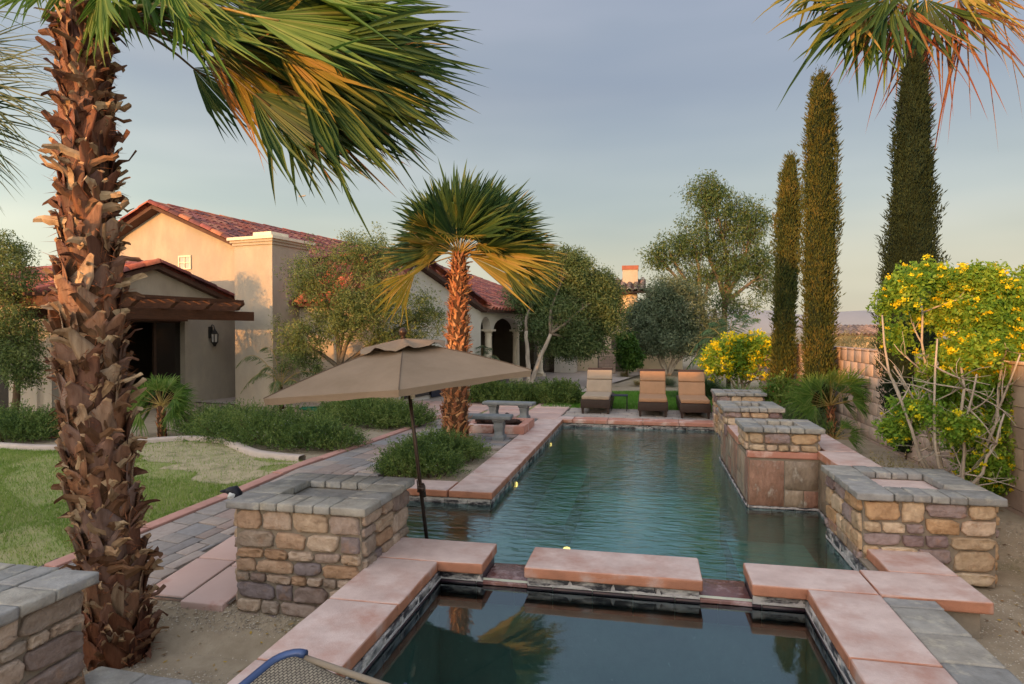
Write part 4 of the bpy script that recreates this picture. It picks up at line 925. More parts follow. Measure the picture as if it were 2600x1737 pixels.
for sx_ in (-1, 1):
    for sy in (-1, 1): mb = MB(); box(mb, (sx_*.26-.02, sy*.26-.02, -.01), (sx_*.26+.02, sy*.26+.02, .58)); ob('leg', mb.mesh('leg'), M['darkwood'], t2)
# patio chair in the arcade
pc = at(1408, 957); pc = Hw(-2.1, 13.9)
t = thing('patio_chair', 'dark patio chair standing under the arcade right of the columns', 'chair', (pc.x, pc.y, 0)); mb = MB(); box(mb, (-.25, -.25, .4), (.25, .25, .44)); ob('seat', mb.mesh('s'), M['iron'], t)
mb = MB(); box(mb, (.22, -.25, .44), (.25, .25, .95), Matrix.Rotation(.1, 4, 'Y')); ob('backrest', mb.mesh('s'), M['iron'], t)
for sx_ in (-.23, .23):
    for sy in (-.23, .23): mb = MB(); box(mb, (sx_-.015, sy-.015, 0), (sx_+.015, sy+.015, .4)); ob('leg', mb.mesh('leg'), M['iron'], t)
# far wing with chimney
def cw(px, d, z=0): p = RX*((px-1300)/FOC*d)+FH*d; return Vector((p[0], p[1], z))
fw = thing('far_house', 'cream two-part house with orange chimney beyond the olive trees', 'house')
def pbox(name, parent, mat_, P, z0, z1):
    mb = MB(); n = len(P); mb.add([(p.x, p.y, z0) for p in P]+[(p.x, p.y, z1) for p in P], [(i, (i+1) % n, n+(i+1) % n, n+i) for i in range(n)]+[tuple(range(n, 2*n)), tuple(range(n-1, -1, -1))])
    me = mb.mesh(name); bm = bmesh.new(); bm.from_mesh(me); bmesh.ops.recalc_face_normals(bm, faces=list(bm.faces)); bm.to_mesh(me); bm.free(); return ob(name, me, mat_, parent)
fu = RX*.98+FH*(-.2); fu = Vector(fu).normalized(); fv = Vector((-fu.y, fu.x, 0))
O = cw(1595, 30.2)
def FP(u, v, z=0): q = O+fu*u+fv*v; return Vector((q.x, q.y, z))
def fbox(name, mat_, u0, u1, v0, v1, z0, z1, parent=fw): return pbox(name, parent, mat_, [FP(u0, v0), FP(u1, v0), FP(u1, v1), FP(u0, v1)], z0, z1)
fbox('wall', M['stucco_c'], -4.2, .38, 0, 6, 0, 3.85); fbox('pilaster', M['stucco_c'], 0, .42, -.14, 0, 0, 3.84)
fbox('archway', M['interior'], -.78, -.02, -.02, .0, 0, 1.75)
ch = fbox('chimney', M['stucco'], -.30, .42, 1.0, 1.9, 3.8, 4.85); fbox('chimney_cap', mat('terracotta', (.25, .09, .06), None, 5, .8, .2), -.33, .45, .97, 1.93, 4.85, 5.05, ch)
fbox('wall', M['stucco_c'], .43, 2.6, 2.2, 6, 0, 3.45)
FT = []; TT = TILES; 
def far_roof(p0, e, s, L, SL, parent):
    global TILES
    TILES = []; roof(p0, e, s, L, SL, parent, tw=.3, tl=.45); FT.extend(TILES)
far_roof(FP(-4.7, -.5, 3.72), fu, Vector(fv*2.6)+Vector((0, 0, .75)), 5.5, 2.7, fw); far_roof(FP(.81, 1.8, 3.42), fu, Vector(fv*2.6)+Vector((0, 0, .75)), 2.3, 2.7, fw)
join_tiles(FT, fw, M['tile_grey'])
# stone block walls by the far wing
def blockwall(label, P0, P1, h, z0=0):
    t = thing('garden_wall', label, 'wall', group='low walls of tumbled blocks'); d = P1-P0; L = d.length; u = d/L; n = Vector((u.y, -u.x, 0)); mb = MB(); M4 = Matrix.Translation((P0.x, P0.y, 0)) @ Matrix((u, -n, Vector((0, 0, 1)))).transposed().to_4x4()
    box(mb, (0, .02, z0-.1), (L, .3, z0+h-.01), M4); ob('wall_core', mb.mesh('c'), M['bmortar'], t); mb = MB(); r = random.Random(4)
    for j in range(int(h/.15)):
        x = -(j % 2)*.12
        while x < L: w = .25; box(mb, (max(0, x)+.007, -r.uniform(0, .012), z0+j*.15+.006), (min(L, x+w)-.007, .03, z0+j*.15+.144), M4); x += w
    stuff(ob('blocks', mb.mesh('b'), M['blockfar'], t))
blockwall('low tumbled-block wall standing left of the dark archway', cw(1520, 28.8), cw(1563, 28.8), 1.12)
blockwall('low tumbled-block wall behind the small citrus tree and olive', cw(1606, 35), cw(1690, 36), .98)
# unseen building added behind the camera to keep the low sun off the terrace
nb = thing('sun_blocker_house', 'unseen long tiled house added behind the spa deck to block the low sun', 'house')
cd = Vector((-.422, -.906, 0)).normalized(); side = Vector((-cd.y, cd.x, 0)); c0 = cd*16
P = [c0-side*45, c0+side*60, c0+side*60+cd*9, c0-side*45+cd*9]; pbox('wall', nb, M['stucco'], P, -.1, 2.95)
q = [Vector(p) for p in (c0-side*45.4-cd*.5, c0+side*60.4-cd*.5)]
poly = [(-.5, 2.85), (4.5, 4.05), (9.5, 2.85)]
mb = MB(); vs = [tuple(c0+side*s+cd*t_+Vector((0, 0, z))) for s in (-45.4, 60.4) for t_, z in poly]; mb.add(vs, [(0, 1, 4, 3), (1, 2, 5, 4), (0, 3, 5, 2), (0, 2, 1), (3, 4, 5)]); ob('roof', mb.mesh('nroof'), M['tile_grey'], nb)
# far background: hills and a roof beyond the wall
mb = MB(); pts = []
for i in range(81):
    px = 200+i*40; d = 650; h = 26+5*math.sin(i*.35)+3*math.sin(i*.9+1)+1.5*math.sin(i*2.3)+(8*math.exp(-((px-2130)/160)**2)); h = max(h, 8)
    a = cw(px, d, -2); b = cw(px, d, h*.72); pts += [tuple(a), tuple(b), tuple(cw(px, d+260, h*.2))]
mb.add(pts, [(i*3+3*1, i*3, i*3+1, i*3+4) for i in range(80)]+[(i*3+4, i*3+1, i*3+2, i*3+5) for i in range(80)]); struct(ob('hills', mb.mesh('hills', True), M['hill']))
dh = thing('distant_house', 'low distant house with dark tile roof beyond the block wall', 'house'); P = [cw(2090, 52), cw(2300, 50), cw(2300, 60), cw(2090, 62)]; pbox('wall', dh, M['stucco_c'], P, 0, 1.75)
TILES = []; FT = []; e = (cw(2330, 49)-cw(2070, 51)); far_roof(cw(2070, 51, 1.62), e, Vector(FH)*3.2+Vector((0, 0, .75)), e.length, 3.2, dh); join_tiles(FT, dh, M['tile_grey'])
# aircraft in the sky
ac = thing('airplane', 'tiny airliner low in the sky above the villa roof', 'airplane', tuple(atd(767, 498, 700))); mb = MB(); lathe(mb, [(.1, -4), (.8, -3), (.85, 3), (.3, 4.5)], 10); o = ob('fuselage', mb.mesh('fus'), M['cap'], ac, rot=(0, R_(84), 0)); mb = MB()
mb.add([(0, -4.5, 0), (-1.5, -4.5, 0), (-.8, 0, -.1), (-1.5, 4.5, 0), (0, 4.5, 0), (1.3, 0, -.1)], [(0, 1, 2, 5), (5, 2, 3, 4)]); ob('wing', mb.mesh('wing'), M['cap'], ac); mb = MB(); mb.add([(-3.9, 0, 0), (-3, 0, 0), (-3.9, 0, 1.6), (-4.4, 0, 1.6)], [(0, 1, 2, 3)]); ob('tail_fin', mb.mesh('fin'), M['cap'], ac)
# ------------------------------------------------------------------ umbrella
uc = RX*(-1.0)+FH*6.4
um = thing('patio_umbrella', 'taupe canvas umbrella leaning over the shallow end of the pool', 'umbrella', (0, 0, 0))
foot = at(1083, 1365, WZ); foot = Vector((foot.x, foot.y, -.52)); top = Vector((uc[0], uc[1], 1.80)); top = atd(1024, 868, 6.42)
ax = (top-Vector((at(1083, 1365, WZ)))).normalized(); foot = top-ax*((top.z+.52)/ax.z)
tx = Vector(RX); rim0 = 1.40; h = 1.36; cor = []
# corner directions of the six-ribbed canopy, tilted towards the left
tl = Vector((RX*(.098)).tolist())
ctr = Vector((top.x, top.y, rim0))
for k, an in enumerate([-82, -22, 38, 98, 158, 218]):
    a = R_(an); v = Vector((RX*(math.cos(a)*h)+FH*(math.sin(a)*h)).tolist()); z = rim0+.098*math.cos(a)*h; cor.append(Vector((top.x+v.x, top.y+v.y, z)))
hub = Vector((top.x, top.y, 0))+Vector((0, 0, top.z))
def canopy_pts(t0, t1, nt, ns, sag=.06, lift=0., ext=0.):
    """grid of each sector"""
    mb = MB()
    for k in range(6):
        A, Bc = cor[k], cor[(k+1) % 6]; vs = []
        for i in range(nt+1):
            t = t0+(t1-t0)*i/nt
            for j in range(ns+1):
                s = j/ns; rimp = A*(1-s)+Bc*s; inw = math.sin(math.pi*s)*.05*t; rimp = rimp+(Vector((top.x, top.y, rimp.z))-rimp)*inw*.6
                p = hub.lerp(rimp, t); arch = (t-t*t)*.10; wr_ = sag*math.sin(math.pi*s)*t*(1.2-t)
                p.z += arch-wr_+lift; vs.append(tuple(p))
        w = ns+1; mb.add(vs, [(i*w+j, i*w+j+1, (i+1)*w+j+1, (i+1)*w+j) for i in range(nt) for j in range(ns)])
    return mb
cn = ob('canopy', canopy_pts(.02, 1, 16, 14).mesh('canopy', True), M['umb'], um)
mb = MB()
for k in range(6):                                  # narrow valance hem
    A, Bc = cor[k], cor[(k+1) % 6]; vs = []
    for j in range(11):
        s = j/10; rp_ = A*(1-s)+Bc*s; inw = math.sin(math.pi*s)*.05; rp_ = rp_+(Vector((top.x, top.y, rp_.z))-rp_)*inw*.6; q = (rp_-Vector((top.x, top.y, rp_.z)))*.012
        vs += [tuple(rp_), tuple(rp_-q+Vector((0, 0, -.055-.006*math.sin(s*14))))]
    mb.add(vs, [(2*j, 2*j+1, 2*j+3, 2*j+2) for j in range(10)])
ob('valance', mb.mesh('valance', True), M['umb'], um)
for k in range(6):                                  # stitched seam over each rib
    mb = MB(); A = cor[k]; pp = []
    for i in range(15): t = i/14; p = hub.lerp(A, t); p.z += (t-t*t)*.10+.004; pp.append(p)
    tube(mb, pp, .0045, 5); ob('seam', mb.mesh('seam'), mat('seam', (.14, .10, .075), None, 5, .9, .1), um)
mb = MB(); vs = []; NR = 48
for i, t in enumerate([.0, .08, .16, .24, .30, .335]):
    for k in range(NR):
        a = R_(-82)+2*math.pi*k/NR; kk = (k/NR*6) % 1; wv = math.sin(2*math.pi*k/NR*9+.7)*.012*i/5+math.sin(2*math.pi*k/NR*17)*.006*i/5
        rr = h*t*(1-.10*math.sin(math.pi*kk)); v = Vector((RX*(math.cos(a)*rr)+FH*(math.sin(a)*rr)).tolist()); z = top.z+.035-(top.z-rim0)*t*.62-(.03 if i == 5 else 0)+.098*math.cos(a)*rr+wv*1.6+.02*math.sin(math.pi*kk)*(i == 5)
        vs.append((top.x+v.x, top.y+v.y, z))
mb.add(vs, [(i*NR+k, i*NR+(k+1) % NR, (i+1)*NR+(k+1) % NR, (i+1)*NR+k) for i in range(5) for k in range(NR)]); ob('vent_cap', mb.mesh('vent', True), M['umb'], um)
mb = MB(); tube(mb, [foot, foot.lerp(top, .5), top+ax*.04], .019, 12); ob('pole', mb.mesh('pole', True), M['bronze'], um)
mb = MB(); lathe(mb, [(.0, 0), (.03, .005), (.015, .02), (.028, .035), (.040, .06), (.042, .075), (.03, .1), (.004, .115)], 16, tuple(top+ax*.03)); ob('finial', mb.mesh('fin', True), M['bronze'], um)
cr = foot.lerp(top, .0); p = atd(1072, 1240, 6.38); mb = MB(); tube(mb, [p-ax*.09, p-ax*.085, p+ax*.02, p+ax*.05], [.021, .03, .034, .022], 12); box(mb, (-.035, -.05, -.03), (.035, -.02, .03), Matrix.Translation(p)); ob('crank_housing', mb.mesh('cr', True), M['bronze'], um)
tube_ = MB(); tube(tube_, [p+Vector((0, -.04, 0)), p+Vector((-.01, -.09, .01)), p+Vector((-.02, -.09, .10))], .006, 6); ob('crank_handle', tube_.mesh('h'), M['bronze'], um)
mb = MB(); pr = atd(1047, 1000, 6.4); tube(mb, [pr-ax*.05, pr+ax*.06], .024, 10); ob('tilt_collar', mb.mesh('c'), M['trim'], um)
for k in range(6):
    mb = MB(); a_ = hub+Vector((0, 0, -.05)); tube(mb, [a_, a_.lerp(cor[k]+Vector((0, 0, -.01)), .985)+Vector((0, 0, 0))], .008, 5)
    mid = a_.lerp(cor[k], .5); tube(mb, [top-ax*.34, mid], .006, 5); ob('rib', mb.mesh('rib'), M['bronze'], um)
mb = MB(); lathe(mb, [(.28, 0), (.28, .05), (.05, .09), (.03, .3)], 20, (foot.x, foot.y, -.515)); ob('base', mb.mesh('base', True), M['bronze'], um)

# ------------------------------------------------------------------ loungers and small table
def lounger(x0, x1, y0, cushion, label, first=None):
    t = thing('chaise_lounge', label, 'lounger', ((x0+x1)/2, y0, 0), 'wicker loungers on the far deck'); w = x1-x0; L = 1.9
    ob('frame', bevbox('lframe', w, L, .19, .012, 2), M['darkwood'], t, loc=(0, L/2, .13))
    for sx_ in (-1, 1):
        for yy in (.05, L-.05):
            mb = MB(); s = .032; mb.add([(-s*.7, -s*.7, 0), (s*.7, -s*.7, 0), (s*.7, s*.7, 0), (-s*.7, s*.7, 0), (-s, -s, .13), (s, -s, .13), (s, s, .13), (-s, s, .13)], [(0, 3, 2, 1), (4, 5, 6, 7), (0, 1, 5, 4), (1, 2, 6, 5), (2, 3, 7, 6), (3, 0, 4, 7)])
            ob('leg', mb.mesh('leg'), M['darkwood'], t, loc=(sx_*(w/2-.05), yy, 0))
    ob('seat_cushion', bevbox('seat', w-.04, 1.18, .085, .03, 3, .002, 2, 3), cushion, t, loc=(0, .60, .322))
    tl_ = R_(62); B_ = Matrix.Translation((0, 1.20, .36)) @ Matrix.Rotation(tl_, 4, 'X')
    bf = ob('backrest_frame', bevbox('bframe', w-.06, .70, .035, .01, 2), M['darkwood'], t, mtx=B_ @ Matrix.Translation((0, .35, -.05)))
    for k, (a, b) in enumerate([(0, .335), (.345, .60)]):
        ob('back_cushion', bevbox('bcush', w-.05, b-a, .085, .03, 3, .002, 2, k), cushion, t, mtx=B_ @ Matrix.Translation((0, (a+b)/2, -.0)))
    return t
lounger(-1.50, -.83, 14.72, M['beige'], 'wicker lounger with faded beige cushion, leftmost of the three')
lounger(-.21, .44, 14.45, M['tan'], 'wicker lounger with orange tan cushion just right of the little table')
lounger(.68, 1.33, 14.35, M['tan'], 'wicker lounger with orange cushion next to the stone pillar')
t = thing('small_table', 'tiny black metal side table between the beige and tan loungers', 'table', (-.66, 15.55, 0)); ob('table_top', bevbox('tt', .40, .40, .02, .004, 1), M['navy'], t, loc=(0, 0, .35))
for a in (-.18, .18):
    for b in (-.18, .18): mb = MB(); box(mb, (a-.009, b-.009, 0), (a+.009, b+.009, .35)); ob('leg', mb.mesh('leg'), M['iron'], t)
# ------------------------------------------------------------------ benches, fire pit
def bench(cx, cy, L, hgt, label, rz=0):
    t = thing('stone_bench', label, 'bench', (cx, cy, 0), 'cast stone benches at the fire pit'); t.rotation_euler = (0, 0, rz)
    ob('seat', bevbox('bseat', L, .36, .065, .022, 3, .002, 2, 1), M['bench'], t, loc=(0, 0, hgt-.065))
    for s in (-1, 1):
        mb = MB(); pr_ = [(.10, .15, 0), (.10, .15, .05), (.075, .11, .08), (.07, .10, .14), (.085, .12, .22), (.08, .115, hgt-.12), (.105, .15, hgt-.09), (.105, .15, hgt-.0655)]; vs = []
        for a, b, z in pr_: vs += [(-a, -b, z), (a, -b, z), (a, b, z), (-a, b, z)]
        n_ = len(pr_); mb.add(vs, [(i*4+k, i*4+(k+1) % 4, (i+1)*4+(k+1) % 4, (i+1)*4+k) for i in range(n_-1) for k in range(4)]+[(3, 2, 1, 0), tuple((n_-1)*4+k for k in range(4))])
        ob('leg', mb.mesh('bleg'), M['bench'], t, loc=(s*(L/2-.22), 0, 0))
bench(-2.87, 10.95, 1.12, .42, 'grey cast stone bench in front of the fire pit by the palm', R_(2))
bench(-2.93, 13.62, 1.12, .36, 'grey cast stone bench behind the fire pit by the bushes', R_(-4))
fp = thing('fire_pit', 'square red-curbed fire pit filled with charred logs', 'fire pit', (-2.77, 12.08, 0))
for (x, y, w, d) in [(-.29, -.5, .56, .16), (.29, -.5, .56, .16), (0, .5, 1.14, .16), (-.5, 0, .15, .83), (.5, 0, .15, .83)]:
    ob('curb_slab', bevbox('fc', w-.006, d, .15, .012, 2), M['coping_red'], fp, loc=(x, y, 0))
mb = MB(); box(mb, (-.44, -.43, 0), (.44, .43, .05)); ob('ash_bed', mb.mesh('ash'), M['log'], fp)
r = random.Random(2)
for i in range(11):
    a = r.uniform(0, 3.1); L = r.uniform(.2, .32); c = Vector((r.uniform(-.2, .2), r.uniform(-.2, .2), r.uniform(.09, .2))); d = Vector((math.cos(a), math.sin(a), r.uniform(-.2, .35)))*L
    mb = MB(); n_ = 6; tube(mb, [c-d+d*2*k/n_+Vector((r.uniform(-.02, .02), r.uniform(-.02, .02), r.uniform(-.015, .015))) for k in range(n_+1)], [r.uniform(.035, .06) for _ in range(n_+1)], 8); ob('log', mb.mesh('log', True), M['log'], fp)
# ------------------------------------------------------------------ goose figure behind the pillar
gx, gy = -3.60, 5.02; hp = atd(590, 1246, 5.72); gz0 = gz(hp.x+.12, hp.y+.2)
gs = thing('goose_figure', 'painted goose figure peeking over the left stone pillar', 'goose figure', (0, 0, 0)); b0 = Vector((hp.x+.20, hp.y+.42, gz0))
mb = MB(); tube(mb, [b0+Vector((-.02, -.34, .32)), b0+Vector((-.01, -.27, .34)), b0+Vector((0, -.12, .31)), b0+Vector((0, .1, .30)), b0+Vector((.01, .26, .34)), b0+Vector((.01, .38, .38))], [.05, .10, .145, .15, .10, .03], 14); ob('body', mb.mesh('body', True), M['gbrown'], gs)
nk = b0+Vector((-.02, -.32, .36)); hd = hp+Vector((.02, 0, .0)); mb = MB(); lk = Vector((-RX*1).tolist())
tube(mb, [nk, nk.lerp(hd, .4)+Vector((.03, -.02, 0)), hd+Vector((.035, .0, -.09)), hd+Vector((.025, 0, -.03)), hd, hd+lk*.045, hd+lk*.075], [.07, .05, .044, .05, .052, .035, .02], 14); ob('neck', mb.mesh('neck', True), M['gblack'], gs)
mb = MB(); tube(mb, [hd+lk*.065, hd+lk*.10-Vector((0, 0, .004)), hd+lk*.128-Vector((0, 0, .006))], [.02, .015, .006], 8); ob('bill', mb.mesh('bill', True), M['gblack'], gs)
q = Vector((-FH*.02).tolist()); mb = MB(); tube(mb, [hd+q*1.3+lk*.02+Vector((0, 0, -.0)), hd+q*1.6+lk*.005+Vector((0, 0, -.035)), hd+q*1.4+Vector((0, 0, -.075))-lk*.012], [.014, .046, .014], 10); ob('cheek', mb.mesh('cheek', True), M['gwhite'], gs)
for s in (-.06, .06):
    mb = MB(); tube(mb, [b0+Vector((s, -.02, .2)), b0+Vector((s, -.03, .03))], .012, 6); box(mb, (s-.04, -.12, .0), (s+.04, .02, .02), Matrix.Translation(b0)); ob('leg', mb.mesh('leg'), M['gblack'], gs)
# lower half of a second black and white figure's tail on the pink slab
# ------------------------------------------------------------------ sling chaise in the foreground
C0 = atd(738, 1648, 2.42); cA = Vector((RX*(-.563)+FH*(-.826)).tolist()); wA = Vector((RX*.87+FH*(-.49)).tolist()); cA.normalize(); wA.normalize()
ch = thing('sling_chaise', 'woven taupe sling chaise with blue metal rail in the foreground', 'chaise')
Wd = .62
def CPt(s, w, dz=0): z = C0.z-(min(s, .8)*.30)+dz; p = C0+cA*s+wA*w; return Vector((p.x, p.y, z))
mb = MB(); vs = []; uv = []; rows = [0, .02, .05, .1, .2, .35, .5, .8, 1.2, 1.6]
for s in rows:
    for j in range(13):
        w = j/12; rc = .09; ins = rc-math.sqrt(max(0, rc*rc-(rc-s)**2)) if s < rc else 0; ww = ins+(Wd-2*ins)*w
        vs.append(tuple(CPt(s, ww, -.02*math.sin(math.pi*w)-(.018 if s == 0 else 0)))); uv.append((s, ww))
mb.add(vs, [(i*13+j, i*13+j+1, (i+1)*13+j+1, (i+1)*13+j) for i in range(len(rows)-1) for j in range(12)])
me = mb.mesh('sling', True); ul = me.uv_layers.new(name='UVMap')
for l in me.loops: ul.data[l.index].uv = uv[l.vertex_index]
ob('sling', me, M['sling'], ch)
def railpts(w, sgn):
    out = []
    for s in (1.6, 1.2, .8, .5, .3, .15, .09): out.append(CPt(s, w, .0))
    for k in range(1, 7): a = math.pi/2*k/6; out.append(CPt(.09-.09*math.sin(a), w+sgn*.09*(1-math.cos(a)), 0))
    return out
mb = MB(); tube(mb, railpts(-.012, 1), .0165, 10); ob('side_rail', mb.mesh('rail', True), M['sling_frame'], ch)
mb = MB(); tube(mb, railpts(Wd+.012, -1), .0165, 10); ob('side_rail', mb.mesh('rail', True), M['sling_frame'], ch)
mb = MB(); tube(mb, [CPt(.0, .08, -.015), CPt(0, Wd-.08, -.015)], .012, 10); ob('top_rail', mb.mesh('rail', True), mat('sling_hem', (.22, .18, .14), None, 8, .8, .2), ch)
for s in (.35, 1.5):
    for w in (0, Wd): a = CPt(s, w, 0); mb = MB(); tube(mb, [a, Vector((a.x, a.y, .03))], .015, 8); ob('leg', mb.mesh('leg', True), M['sling_frame'], ch)
# ------------------------------------------------------------------ garden hose
p = atg(812, 1044); hs = thing('garden_hose', 'coiled green garden hose lying beside the whitewashed trunk', 'hose', tuple(p)); mb = MB(); pts = []
for k in range(150): a = k*.28; rr = .16+.14*(k/150)+.02*math.sin(k*1.7); pts.append((rr*1.7*math.cos(a), rr*math.sin(a), .03+.05*((k % 43)/43)))
tube(mb, pts, .013, 6); ob('coil', mb.mesh('hose', True), M['hose'], hs)

# ================================================================== vegetation
M['limb'] = mat('grey_brown_limb', (.17, .135, .105), (.10, .08, .06), 9, .85, .5, 25)
def rnd_dirs(n, up=0.):
    v = rng.normal(0, 1, (n, 3)); v[:, 2] += up; return v/np.linalg.norm(v, axis=1)[:, None]
def leafquads(P, D, L, Wd_, roll=None):
    n = len(P); D = D/np.linalg.norm(D, axis=1)[:, None]; q = rng.normal(0, 1, (n, 3)) if roll is None else roll
    s = np.cross(D, q); s /= (np.linalg.norm(s, axis=1)[:, None]+1e-9); L = np.asarray(L).reshape(-1, 1); Wd_ = np.asarray(Wd_).reshape(-1, 1)
    return np.stack([P, P+D*L*.45+s*Wd_/2, P+D*L, P+D*L*.45-s*Wd_/2], 1)
def limb(mb, a, b, r0, r1, bend=.15, n=6, seed=0, sides=7):
    r = random.Random(seed); a = Vector(a); b = Vector(b); L = (b-a).length; o = Vector((r.uniform(-1, 1), r.uniform(-1, 1), r.uniform(-.3, .6)))*bend*L; pts = []
    for i in range(n+1): t = i/n; pts.append(a.lerp(b, t)+o*math.sin(math.pi*t)*.6+Vector((r.uniform(-1, 1), r.uniform(-1, 1), 0))*.015*L*(0 < i < n))
    tube(mb, pts, [r0+(r1-r0)*i/n for i in range(n+1)], sides); return pts
def tree(name, label, base, trunks, lobes, ncl, npl, leaf, lm, bm_, droop=.3, twigs=True, csz=.16, seed=0, group=None, cat='tree', rt=.06, wind=.0, whitewash=False, shell=.5, tk=4):
    """lobes: (centre, radii, weight)"""
    r = random.Random(seed); t = thing(name, label, cat, (0, 0, 0), group); base = Vector(base); W_ = [l[2] for l in lobes]
    tips = []
    for k, (off, hf, rad) in enumerate(trunks):
        mb = MB(); p1 = base+Vector(off); pts = limb(mb, base+Vector((off[0]*.06, off[1]*.06, -.05)), p1, rad, rad*.62, .10, 8, seed*7+k, 9); ob('trunk', mb.mesh('trunk', True), bm_, t); tips.append((p1, rad*.6))
    br = MB(); cl = []; lt_ = []
    for c, rad, w in lobes:
        c = Vector(c); tp, tr = min(tips, key=lambda q: (q[0]-c).length); pts = limb(br, tp, c, tr, tr*.35, .12, 6, r.randrange(9999), 7); lt_.append((pts, c, rad, tr*.35))
    for i in range(ncl):
        pts, c, rad, tr = r.choices(lt_, W_)[0]
        d = Vector((r.gauss(0, 1), r.gauss(0, 1), r.gauss(0, 1))).normalized(); q = (shell+(1-shell)*r.random())*(1+.18*math.sin(5*d.x+seed)*math.cos(4*d.z+1)+r.uniform(-.06, .12)); e = Vector((d.x*rad[0], d.y*rad[1], d.z*rad[2]))*q; cl.append(c+e)
        if twigs and i % tk == 0: limb(br, pts[r.randrange(len(pts)//2, len(pts))], c+e, max(.006, tr*.4), .003, .15, 4, r.randrange(9999), 4)
    ob('branches', br.mesh('branches', True), M['limb'], t)
    C_ = np.array([tuple(c) for c in cl]); N = ncl*npl; idx = np.repeat(np.arange(ncl), npl); cd_ = rnd_dirs(ncl); cd_[:, 2] = cd_[:, 2]*.5-droop; cd_[:, 0] += wind
    along = rng.uniform(-1.3, 1.3, N)[:, None]*csz; sp = rng.normal(0, csz*.38, (N, 3)); P = C_[idx]+cd_[idx]*along+sp; P[:, 2] -= droop*(along[:, 0]**2)*1.5
    D = rnd_dirs(N)*.9+cd_[idx]*.8; D[:, 2] -= droop*.6; V = leafquads(P, D, leaf[0]*rng.uniform(.6, 1.3, N), leaf[1]*rng.uniform(.7, 1.3, N))
    ob('foliage', qmesh('foliage', V), lm, t); return t
def L3(px, py, d): return tuple(atd(px, py, d))
K = 1/FOC
def lobe(px, py, d, rx, ry, w=1, ry_depth=None): s = d*K; return (L3(px, py, d), (rx*s, (ry_depth or rx)*s*.9, ry*s), w)
# olive beside the tower
b = atg(857, 1046); 
tree('olive_tree', 'airy olive tree with whitewashed trunk between the tower and the umbrella', (b.x, b.y, 0), [((.0, .1, 1.0), 1, .10)],
     [lobe(770, 870, 14.9, 72, 95, 1.2), lobe(800, 700, 15.2, 85, 85, 1.2), lobe(930, 650, 15.3, 95, 70, 1.3), lobe(960, 760, 14.9, 110, 80, 1.5), lobe(1010, 850, 15.2, 90, 55, 1.0), lobe(880, 800, 14.8, 95, 70, 1.2), lobe(1075, 800, 15.5, 60, 60, .6)],
     860, 56, (.08, .019), M['olive'], M['whitewash'], .35, seed=3, csz=.17, wind=.2, shell=.3, tk=7)
b = atg(1340, 985)
tree('olive_tree', 'dense olive tree with twin pale trunks in front of the arcade', (b.x, b.y, 0), [((-.05, 0, 1.9), 1, .09), ((.75, .1, 1.8), 1, .09)],
     [lobe(1420, 815, 22.5, 95, 65, 1.5), lobe(1470, 750, 23, 80, 70, 1.2), lobe(1365, 745, 22.7, 75, 60, 1.2), lobe(1530, 740, 23, 50, 55, .8), lobe(1520, 800, 22.7, 65, 60, 1), lobe(1460, 870, 22.4, 85, 40, 1), lobe(1450, 680, 23, 60, 55, .6), lobe(1400, 665, 23.4, 50, 30, .25)],
     2300, 58, (.11, .032), M['olive_d'], M['trunkw'], .3, seed=5, csz=.26, wind=.15, shell=.3, tk=8)
b = Vector(cw(1695, 28.5))
tree('olive_tree', 'silvery olive tree with splayed grey trunks in the far gravel bed', (b.x, b.y, 0), [((-.9, 0, 1.5), 1, .09), ((-.2, .2, 1.7), 1, .10), ((.5, 0, 1.6), 1, .09), ((1.3, .2, 1.5), 1, .07)],
     [lobe(1650, 830, 28.5, 70, 60, 1.2), lobe(1720, 790, 28.8, 80, 75, 1.4), lobe(1635, 800, 28.7, 40, 40, .6), lobe(1690, 870, 28.3, 80, 35, .9), lobe(1780, 850, 28.6, 60, 55, .9), lobe(1690, 740, 29, 60, 30, .6)],
     1000, 46, (.15, .04), M['olive_g'], M['trunkw'], .15, seed=8, csz=.3)
b = Vector(cw(1815, 33))
tree('eucalyptus_tree', 'tall open-crowned tree behind the yellow bush left of the cypresses', (b.x, b.y, 0), [((-.7, 0, 3.2), 1, .2), ((.5, .2, 3.4), 1, .2), ((.0, .1, 3.0), 1, .16)],
     [lobe(1820, 530, 33, 75, 60, 1.2), lobe(1760, 610, 33, 75, 60, 1.2), lobe(1700, 640, 33, 55, 45, .7), lobe(1900, 560, 33, 70, 60, 1.1), lobe(1870, 650, 33, 80, 70, 1.1), lobe(1800, 700, 33, 90, 50, .8), lobe(1940, 690, 33, 40, 75, .7), lobe(1720, 730, 33, 50, 40, .5), lobe(1790, 480, 33.3, 45, 35, .6), lobe(1860, 770, 33, 80, 35, .4), lobe(1665, 650, 33, 25, 30, .2)],
     800, 46, (.19, .045), M['euc'], M['bark'], .45, seed=11, csz=.38, shell=.35)
b = atd(30, 1060, 12.5); b = Vector((b.x, b.y, gz(b.x, b.y)))
tree('olive_tree', 'dark olive tree cut by the left frame edge before the sunlit wall', (b.x, b.y, b.z), [((.05, .1, 1.2), 1, .08)],
     [lobe(20, 700, 12.5, 70, 85, 1.2), lobe(30, 850, 12.3, 70, 90, 1.4), lobe(-40, 780, 12.6, 90, 100, 1), lobe(55, 930, 12.2, 50, 55, .8), lobe(0, 640, 12.6, 60, 50, .5)],
     400, 50, (.08, .02), M['olive'], M['bark'], .3, seed=15, csz=.15)
b = atg(1592, 950); b = Vector(cw(1592, 27))
